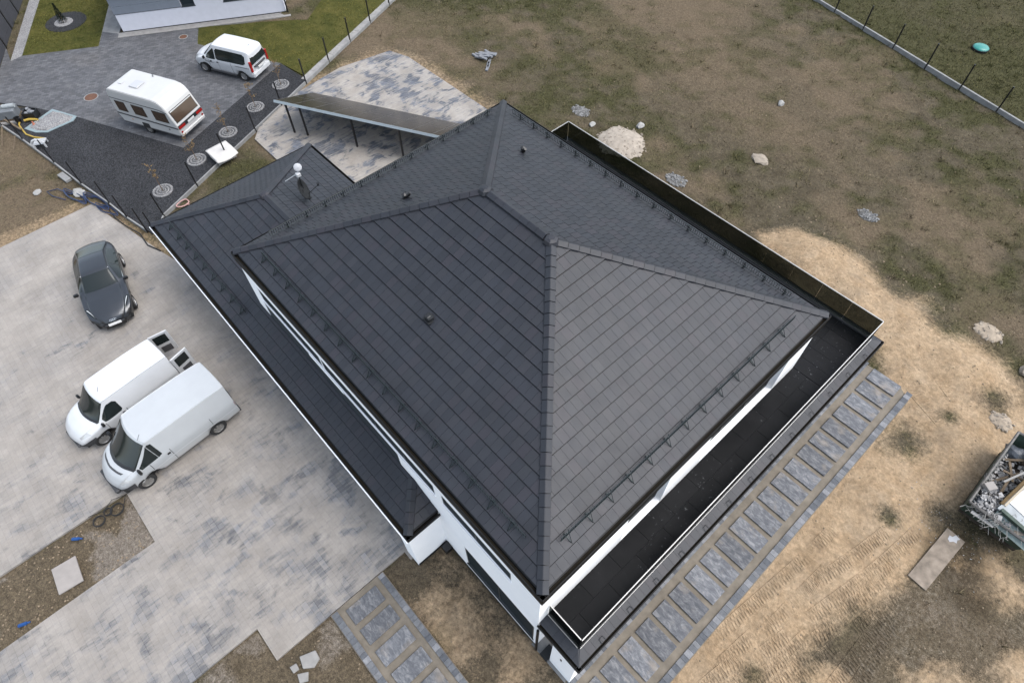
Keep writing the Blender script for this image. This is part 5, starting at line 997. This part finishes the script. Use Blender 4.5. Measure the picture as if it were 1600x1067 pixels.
heap('plaster_heap', 'pale heap of plaster and sand beyond the terrace glass', .69, 20.9, 1.4, 1.3, .20, 'palesand', 5, 160, 'tan', 'heap')
for k, (x, y, r, lb) in enumerate(((-2.89, 21.37, .62, 'patch of grey chippings left of the pale heap'), (4.68, 20.76, .62, 'patch of grey chippings beside the middle of the terrace glass'), (12.83, 25.6, .5, 'patch of grey chippings alone in the right part of the field'))):
    heap('chippings', lb, x, y, r, r*.7, .05, 'chips', 20+k, 70, 'gstone2', 'gravel')
heap('rubble_pile', 'pale rubble at the edge of the sand, right of the terrace corner', 20.09, 22.91, .6, .5, .16, 'tanm', 31, 60, 'tan', 'rubble'); heap('rubble_pile', 'pale rubble in the sand near the skip', 22.34, 18.95, .45, .38, .12, 'tanm', 33, 40, 'tan', 'rubble')
# stacked spare pavers in the field
ps = thing('paver_pile', 'small pile of grey paving stones dumped in the field', 'paving stones', (-10.93, 21.14, gz(-10.93, 21.14))); q = random.Random(8)
for k in range(14):
    a, b = divmod(k, 5); o = MB().box(-.30, .30, -.075, .075, -.05, .05).obj('paver', M['gstone'], ps, bevel=.008, loc=(-.35+.05*b+q.uniform(-.1, .1)+a*.3, -.55+.22*b+q.uniform(-.03, .03), .06+.09*a)); o.rotation_euler = (q.uniform(-.12, .12), q.uniform(-.12, .12), R(20)+q.uniform(-.25, .25))
for k in range(3): o = MB().box(-.30, .30, -.075, .075, -.05, .05).obj('paver', M['gstone'], ps, bevel=.008, loc=(.65+.22*k, -.35-.25*k, .05)); o.rotation_euler.z = R(-55)
ck = thing('concrete_chunk', 'broken pale concrete chunk on the bare soil at the bottom left', 'rubble', (11.24, -5.65, gz(11.24, -5.65)))
for k, (x, y, pl_) in enumerate(((0, 0, [(-.28, -.2), (.1, -.3), (.3, -.02), (.2, .25), (-.1, .28)]), (.28, -.42, [(-.18, -.1), (.1, -.18), (.22, .05), (0, .2)]), (-.1, -.5, [(-.14, -.1), (.1, -.1), (.12, .1), (-.1, .12)]))): MB().prism(pl_, 0, .12-.02*k).obj('fragment', M['pale_conc'], ck, bevel=.015, loc=(x, y, -.02))
# planting bed
t = thing('loose_slab', 'square pale concrete slab lying loose in the planting bed', 'slab', (3.33, -10.42, .07), R(-6)); MB().box(-.52, .52, -.40, .40, 0, .06).obj('slab', M['pale_sl'], t, bevel=.008)
cl = thing('hose_coil', 'tangle of black hose coils in the corner of the planting bed', 'hose', (2.15, -8.5, .05))
for k, (dx, dy, r) in enumerate(((.05, -.36, .20), (-.08, .02, .14), (.06, .30, .23))):
    m = MB(); [m.tube([(dx+r*math.cos(a)*(1+.06*math.sin(3*a+j)), dy+r*math.sin(a), .03+.03*j+.02*math.sin(a*2+j)) for a in np.linspace(0, 6.28, 20)[:-1]], .016, 5, True) for j in range(3)]; m.obj('coil', M['rubber'], cl)
m = MB(); m.tube([(.1, .5, .02), (-.3, .75, .02), (-.45, .3, .03), (-.25, -.1, .02), (-.4, -.6, .02)], .012, 4); m.obj('loose_end', M['rubber'], cl)
for x, y, a, lb in ((2.27, -9.73, .9, 'blue plastic piece near the hose coils'), (3.93, -12.11, 1.2, 'blue plastic piece at the bottom left of the planting bed')):
    t = thing('plastic_piece', lb, 'litter', (x, y, .07), a); MB().box(-.15, .15, -.055, .055, 0, .08).obj('shell', M['blue'], t, bevel=.025, seg=2); MB().cyl((.14, 0, .04), .03, .09, 8, 'X').obj('spout', M['blue'], t)
# along the left fence
bh = thing('blue_hose', 'loops of dark blue hose on the corner of the yard by the fence', 'hose', (-14.9, -2.45, .05))
q = random.Random(12)
for k, (cx, cy, r, n_) in enumerate(((-.75, -.55, .42, 3), (.35, .12, .5, 3), (1.3, .28, .42, 2))):
    m = MB(); [m.tube([(cx+(r+.08*j)*1.5*math.cos(a)+.1*math.sin(3*a+j), cy+.4*(r+.05*j)*math.sin(a)+.22*math.cos(a), .03+.035*j+.02*math.sin(4*a)) for a in np.linspace(0, 6.28, 24)[:-1]], .024, 5, True) for j in range(n_)]; m.obj('loop', M['navy'], bh)
MB().tube([(-.9, -1.0, .03), (-1.6, -1.4, .05), (-2.2, -1.5, .03), (-2.0, -1.0, .04), (-1.2, -.7, .03)], .024, 5).obj('loose_end', M['navy'], bh)
t = thing('drain_pipe', 'thin dark hose lying along the kerb towards the garage corner', 'hose', (-12.0, -1.75, .06)); MB().tube([(-1.5, -.35, .02), (-.7, -.35, .03), (.2, -.2, .03), (1.2, .1, .02), (2.2, .05, .02), (3.0, .35, .02)], .03, 5).obj('hose', M['dark'], t)
pk = thing('cord_loop', 'pink cord loop on the ground beside the garage roof', 'cord', (-11.4, .92, .04)); MB().tube([(.22*math.cos(a), .32*math.sin(a)+.05*math.cos(2*a), .03+.01*math.sin(3*a)) for a in np.linspace(0, 6.28, 18)[:-1]], .03, 5, True).obj('loop', M['pink'], pk)
MB().tube([(.22, .1, .03), (.42, .25, .05), (.5, .55, .03)], .022, 5).obj('tail', M['pink'], pk)
sh = thing('white_sheet', 'white plastic sheet draped over the fence kerb beside the rear paving', 'sheet', (-13.2, 4.2, .05), R(2)); n = 14; m = MB(); V = []
for i in range(n):
    for j in range(n):
        x = (i/(n-1)-.5)*1.5; y = (j/(n-1)-.5)*1.2; e = max(0, x-.5); V.append((x*.92-.5*e*(y/.6)**2, y*1.02, .36+.05*math.cos(x*1.6+.5)+.008*math.sin(7*x+3*y)-.25*e))
m.add(V, [(i*n+j, i*n+j+1, (i+1)*n+j+1, (i+1)*n+j) for i in range(n-1) for j in range(n-1)]); o = m.obj('sheet', M['sheet'], sh, smooth=True); mo = o.modifiers.new('t', 'SOLIDIFY'); mo.thickness = .05
MB().box(-.66, .35, -.52, .52, 0, .30).obj('boxes', M['sheet'], sh)
pt_ = thing('pebble_tarp', 'pale pebbles spread on a teal tarpaulin on the dark gravel', 'pebbles', (-23.0, -1.7, .035))
tp = [(-1.25, .55), (.45, 1.35), (.75, 1.05), (.80, -.45), (.35, -.95), (-.45, -1.3)]; MB().prism(tp, 0, .03).obj('tarpaulin', M['tarp'], pt_)
hp = [(-1.0, .5), (.35, 1.2), (.62, .9), (.64, -.42), (.2, -.85), (-.42, -1.05)]; m = MB(); nn = len(hp); m.add([(x, y, .03) for x, y in hp]+[(x*.6, y*.6, .15) for x, y in hp]+[(-.1, 0, .17)], [(i, (i+1) % nn, (i+1) % nn+nn, i+nn) for i in range(nn)]+[(i+nn, (i+1) % nn+nn, 2*nn) for i in range(nn)]); pm = m.obj('pebble_mound', M['pale_gravel'], pt_)
q = random.Random(4); m = MB()
for k in range(260):
    a, b = q.uniform(-.75, .5), q.uniform(-.75, .95)
    if sdist(np.array([a]), np.array([b]), hp)[0] > .03: m.lathe((a, b, .12-.05*math.hypot(a, b)), ((0, .04), (.035, .02), (.03, -.02)), 5)
stuff(m.obj('pebbles', M['pebble'], pm))
pw = thing('stone_pallet', 'wrapped pallet of grey stone at the left edge by the gravel', 'pallet', (-25.1, -3.25, .04), R(60.7)); pw.scale = (.9, .9, .95)
for k, (x, h) in enumerate(((-1.25, .62), (.05, .66))):
    MB().box(x-.6, x+.6, -.42, .42, .12, h).obj('stone_block', M['greywrap'], pw, bevel=.03); MB().box(x-.62, x+.62, -.44, .44, 0, .11).obj('pallet_base', M['wood'], pw)
for k in range(3): MB().tube([(-1.7+.85*k, .12-.04*k, .74), (-1.0+.85*k, .10-.04*k, .76)], .13, 10).obj('wrap_roll', M['palew'], pw)
MB().box(-1.9, .6, -.75, -.55, .0, .10).obj('pale_edge', M['pale_conc'], pw)
cr = thing('rubble_crate', 'black open crate of rubble next to the stone pallet', 'crate', (-24.25, -2.25, .04), R(50)); m = MB()
for x0, x1, y0, y1 in ((-.34, .34, -.28, -.25), (-.34, .34, .25, .28), (-.34, -.31, -.248, .248), (.31, .34, -.248, .248)): m.box(x0, x1, y0, y1, .0, .42)
m.box(-.31, .31, -.25, .25, .01, .04); m.obj('crate', M['black'], cr); [rock((q.uniform(-.2, .2), q.uniform(-.15, .15), .25+.04*k), .11, 'gstone', 'rubble', 300+k, cr) for k in range(7)]
bk = thing('bucket', 'black bucket standing by the pallet and the fence post', 'bucket', (-24.3, -3.0, .04)); MB().lathe((0, 0, 0), ((0, .01), (.13, 0), (.17, .3), (.155, .3), (.12, .03), (0, .03)), 16).obj('bucket', M['black'], bk); MB().tube([(.16*math.cos(a), .16*math.sin(a)*.5+.1, .3+.02) for a in np.linspace(0, 3.14, 8)], .006, 4).obj('bail', M['steel'], bk)
yh = thing('yellow_hose', 'yellow hose curling along the kerb below the tarpaulin', 'hose', (-23.0, -3.0, .05)); MB().tube([(1.3, .55, .03), (.8, .15, .04), (.2, -.1, .03), (-.5, -.12, .04), (-1.0, -.1, .03), (-1.4, .1, .05)], .045, 6).obj('hose', M['yellow'], yh); MB().tube([(-1.05, .25, .1), (-.95, .5, .12), (-.75, .75, .10), (-.6, .85, .1)], .07, 7).obj('nozzle', M['yellow'], yh)
op = thing('funnel', 'small orange plastic funnel beside the yellow hose', 'funnel', (-23.35, -2.45, .05)); MB().cyl((0, 0, 0), .13, .16, 10, r2=.05).obj('cone', M['orange'], op); MB().cyl((0, 0, .16), .05, .10, 8, r2=.04).obj('spout', M['orange'], op)
cn_ = thing('plastic_chair', 'white plastic chair lying behind the kerb next to a fence post', 'chair', (-21.25, -2.78, .05), R(150))
MB().tube([(-.26, -.30, .02), (-.26, -.30, .34), (-.26, -.18, .5), (-.26, .0, .56), (-.26, .18, .5), (-.26, .30, .34), (-.26, .30, .02)], .055, 6).obj('backrest', M['plastic'], cn_)
for k in range(4): MB().box(-.24+.14*k, -.14+.14*k, -.30, .30, .20, .24).obj('seat_slat', M['plastic'], cn_)
for x in (-.22, .26):
    for y in (-.27, .27): MB().box(x-.025, x+.025, y-.025, y+.025, 0, .2).obj('leg', M['plastic'], cn_)
pln = thing('wooden_post', 'weathered wooden stake leaning on the kerb at the left edge', 'stake', (-22.9, -4.3, 0)); MB().tube([(.1, -.15, 0), (-.75, .45, .55)], .035, 5).obj('stake', M['wood'], pln)
pln2 = thing('wooden_rail', 'weathered timber rail lying on the kerb beside the stake', 'timber', (-24.4, -3.45, .16)); MB().box(-1.6, 1.2, -.05, .05, 0, .08, Matrix.Rotation(R(14), 4, 'Z')).obj('rail', M['wood'], pln2)
pln3 = thing('wooden_post', 'second weathered stake, nearer the black bucket and chair', 'stake', (-22.2, -3.95, 0)); MB().tube([(.1, -.1, 0), (-.3, .35, .42)], .03, 5).obj('stake', M['wood'], pln3)
gb = thing('grey_slab', 'grey concrete offcut against the kerb near the middle posts', 'slab', (-17.6, -2.85, 0), R(10)); MB().box(-.42, .42, -.16, .16, 0, .15).obj('slab', M['concrete'], gb, bevel=.01)
# board on the sand
bdv = thing('scaffold_board', 'wide dusty board lying on the sand in front of the skip', 'board', (23.2, 12.1, gz(23.2, 12.1)+.035), R(-3)); MB().box(-.33, .33, -1.28, 1.28, 0, .045).obj('board', M['board'], bdv, bevel=.006); MB().prism([(-.12, .92), (-.02, .86), (.06, .98), (.16, 1.0), (.12, 1.12), (.17, 1.22), (.0, 1.25), (-.05, 1.1), (-.14, 1.08)], .045, .05).obj('plaster_stain', M['palewrap2'], bdv)
# ------------------------------------------------------------------ skip full of rubbish
sk = thing('skip', 'green steel skip heaped with building rubbish at the right edge', 'skip', (22.75, 13.9, .0)); SL_, SW_, SH_ = 3.9, 2.2, 1.3     # local x across, y along
def quadwall(p, th, name, mat='green'):
    a, b, c, d = [Vector(v) for v in p]; nrm = (b-a).cross(d-a).normalized()*th; m = MB(); m.add([a, b, c, d, a+nrm, b+nrm, c+nrm, d+nrm], [(3, 2, 1, 0), (4, 5, 6, 7), (0, 1, 5, 4), (1, 2, 6, 5), (2, 3, 7, 6), (3, 0, 4, 7)]); return m.obj(name, M[mat], sk)
quadwall([(.14, .35, .12), (.14, SL_-.35, .12), (0, SL_, SH_), (0, 0, SH_)], .05, 'side_wall'); quadwall([(SW_-.14, SL_-.35, .12), (SW_-.14, .35, .12), (SW_, 0, SH_), (SW_, SL_, SH_)], .05, 'side_wall')
quadwall([(SW_-.14, .35, .12), (.14, .35, .12), (0, 0, SH_), (SW_, 0, SH_)], .05, 'end_wall'); quadwall([(.14, SL_-.35, .12), (SW_-.14, SL_-.35, .12), (SW_, SL_, SH_), (0, SL_, SH_)], .05, 'end_wall')
MB().box(.14, SW_-.14, .35, SL_-.35, .06, .12).obj('floor', M['green'], sk)
for a, b in (((0, 0), (0, SL_)), ((SW_, 0), (SW_, SL_)), ((0, 0), (SW_, 0)), ((0, SL_), (SW_, SL_))): MB().tube([(a[0], a[1], SH_), (b[0], b[1], SH_)], .05, 6).obj('rim', M['rim'], sk)
q = random.Random(21)
def junk(nm, lb, cat, parts, loc): 
    t = thing(nm, lb, cat, loc); [p(t) for p in parts]; return t
X0, Y0 = 22.75, 13.9
MB().box(.12, SW_-.12, .3, SL_-.3, .12, .75).obj('debris_fill', M['rubble'], sk)
def plank(nm, lb, mat, c, L, wd, th, az, el, cat='plank', roll=0.):
    t = thing(nm, lb, cat, (X0+c[0], Y0+c[1], c[2]), az); o = MB().box(-L/2, L/2, -wd/2, wd/2, 0, th).obj('board', M[mat], t, bevel=.006); o.rotation_euler = (roll, -el, 0); return t
plank('plasterboard', 'largest white panel on top of the skip rubbish', 'pcaravan', (1.55, 1.75, 1.50), 2.1, 1.0, .05, R(78), R(4), 'panel')
plank('plasterboard', 'narrow white panel at the far end of the skip', 'pcaravan', (1.10, 3.25, 1.30), 1.0, .55, .05, R(10), R(8), 'panel')
plank('plasterboard', 'grey door panel lying under the largest white panel', 'palew', (1.50, 1.25, 1.42), 2.0, 1.25, .05, R(80), R(2), 'panel')
plank('wooden_beam', 'brown timber beam along the middle of the skip', 'brown', (.88, 1.75, 1.36), 2.3, .10, .16, R(83), R(3), 'beam'); plank('wooden_beam', 'pale timber batten next to the brown beam', 'palewood', (.98, 1.75, 1.44), 2.3, .07, .10, R(83), R(3), 'beam')
plank('metal_pole', 'long grey pole laid diagonally across the skip', 'wire', (.95, 2.75, 1.50), 2.6, .07, .07, R(68), R(10), 'pole')
plank('green_panel', 'grey green sheet hanging over the near end of the skip', 'galvp', (1.5, .10, 1.20), 1.5, .45, .03, R(-4), R(-4), 'panel', .5); plank('teal_beam', 'dark teal steel bar at the near end of the skip', 'green', (1.55, .28, 1.36), 1.5, .14, .14, R(-6), R(-3), 'bar')
plank('white_plank', 'short white plank sticking out of the near end of the skip', 'pcaravan', (.62, -.10, 1.05), .75, .12, .05, R(2), R(0)); plank('broken_block', 'pale block on the near left corner of the skip', 'pale_sl', (.20, .95, 1.28), .35, .28, .22, R(60), 0, 'block')
plank('cardboard', 'torn tan cardboard by the near end of the skip', 'tan', (1.75, .45, 1.33), .8, .5, .02, R(30), R(12), 'cardboard')
for k, (x, y, z, L, a, e) in enumerate(((.45, 1.9, 1.0, 1.3, 60, 12), (.5, 2.4, 1.05, 1.2, 110, -15), (.62, 1.4, 1.1, 1.1, 95, 8), (.4, 2.9, 1.0, .9, 35, 18), (.7, 2.2, 1.15, .8, 10, 5))): plank('wooden_lath', ['splintered lath low in the skip, left of the beam', 'splintered lath crossing the others in the skip', 'dark lath close to the brown beam in the skip', 'short lath near the far left corner of the skip', 'thin lath lying across the skip by the pole'][k], 'wood', (x, y, z), L, .09, .04, R(a), R(e), 'lath')
for k, (x, y, r, lb) in enumerate(((.32, .35, .34, 'dark crumpled rubbish bag on the near left corner of the skip'), (.75, .25, .26, 'smaller crumpled bag of grey scraps on the skip edge'), (.35, 3.3, .3, 'dark bag deep in the far corner of the skip'))): tag(rock((X0+x, Y0+y, 1.08 if k < 2 else .95), r, 'bag', 'rubbish_bag', 400+k, flat=.7), lb, 'bag')
t = thing('wire_tangle', 'tangle of pale cables hanging off the near end of the skip', 'cables', (X0+.9, Y0+.15, 1.25))
for k in range(34):
    p = Vector((q.uniform(-.5, .5), q.uniform(-.1, .5), q.uniform(-.05, .15))); P_ = [p]
    for j in range(6): p = p+Vector((q.uniform(-.2, .2), q.uniform(-.25, .12), q.uniform(-.12, .08))); P_.append(p)
    MB().tube(P_, .008 if k % 3 else .014, 4).obj('cable', M['wire'], t)
m = MB()
for k in range(900):
    x, y = q.uniform(.08, 1.3), q.uniform(.05, 3.7)*q.uniform(.3, 1); s_ = q.uniform(.02, .09); z = .78+.35*q.random()*(1 if y < 1.2 else .6)+(.25 if y < 1 else 0)
    m.box(-s_, s_, -s_*q.uniform(.3, 1), s_*.6, -.01, .02, Matrix.Translation((x, y, z)) @ Matrix.Rotation(q.uniform(0, 6), 4, Vector((q.uniform(-.5, .5), q.uniform(-.5, .5), 1)).normalized()))
stuff(m.obj('scraps', M['scrap'], sk))
m = MB()
for k in range(110):
    a = q.gauss(0, 1); x = 23.0+q.gauss(0, .8); y = 12.9+q.gauss(0, .8); s_ = q.uniform(.006, .02); z = gz(x, y)
    m.box(-s_, s_, -s_*.6, s_*.6, 0, .015, Matrix.Translation((x, y, z+.005)) @ Matrix.Rotation(q.uniform(0, 6), 4, 'Z'))
stuff(m.obj('litter_scraps', M['stone']))
# pebbles and clods strewn over the open ground
m = MB(); q = random.Random(77)
XY = [(q.uniform(9, 27), q.uniform(0, 24)) for _ in range(1500)]+[(q.uniform(-20, 22), q.uniform(18, 42)) for _ in range(260)]+[(q.uniform(10.6, 17), q.uniform(-8, -.4)) for _ in range(260)]+[(q.uniform(1.8, 4.2), q.uniform(-13, -7.8)) for _ in range(240)]
XA = np.array(XY); Z = ground_z(XA[:, 0], XA[:, 1]); ok = np.ones(len(XA), bool)
for P_ in FLAT[:1]+FLAT[1:2]+FLAT[5:8]: ok &= ~((sdist(XA[:, 0], XA[:, 1], P_) > -.05) & ~(sdist(XA[:, 0], XA[:, 1], BED) > 0))
ok &= sdist(XA[:, 0], XA[:, 1], [(15.8, -.2), (17.4, -.2), (17.4, 16), (15.8, 16)]) < 0
for (x, y), z, o_ in zip(XY, Z, ok):
    if o_: s_ = q.uniform(.012, .045)*(1.4 if y > 22 else 1); m.lathe((x, y, z), ((0, s_*.8), (s_*.8, s_*.35), (s_, -.02)), 5)
stuff(m.obj('clods', M['clod']))
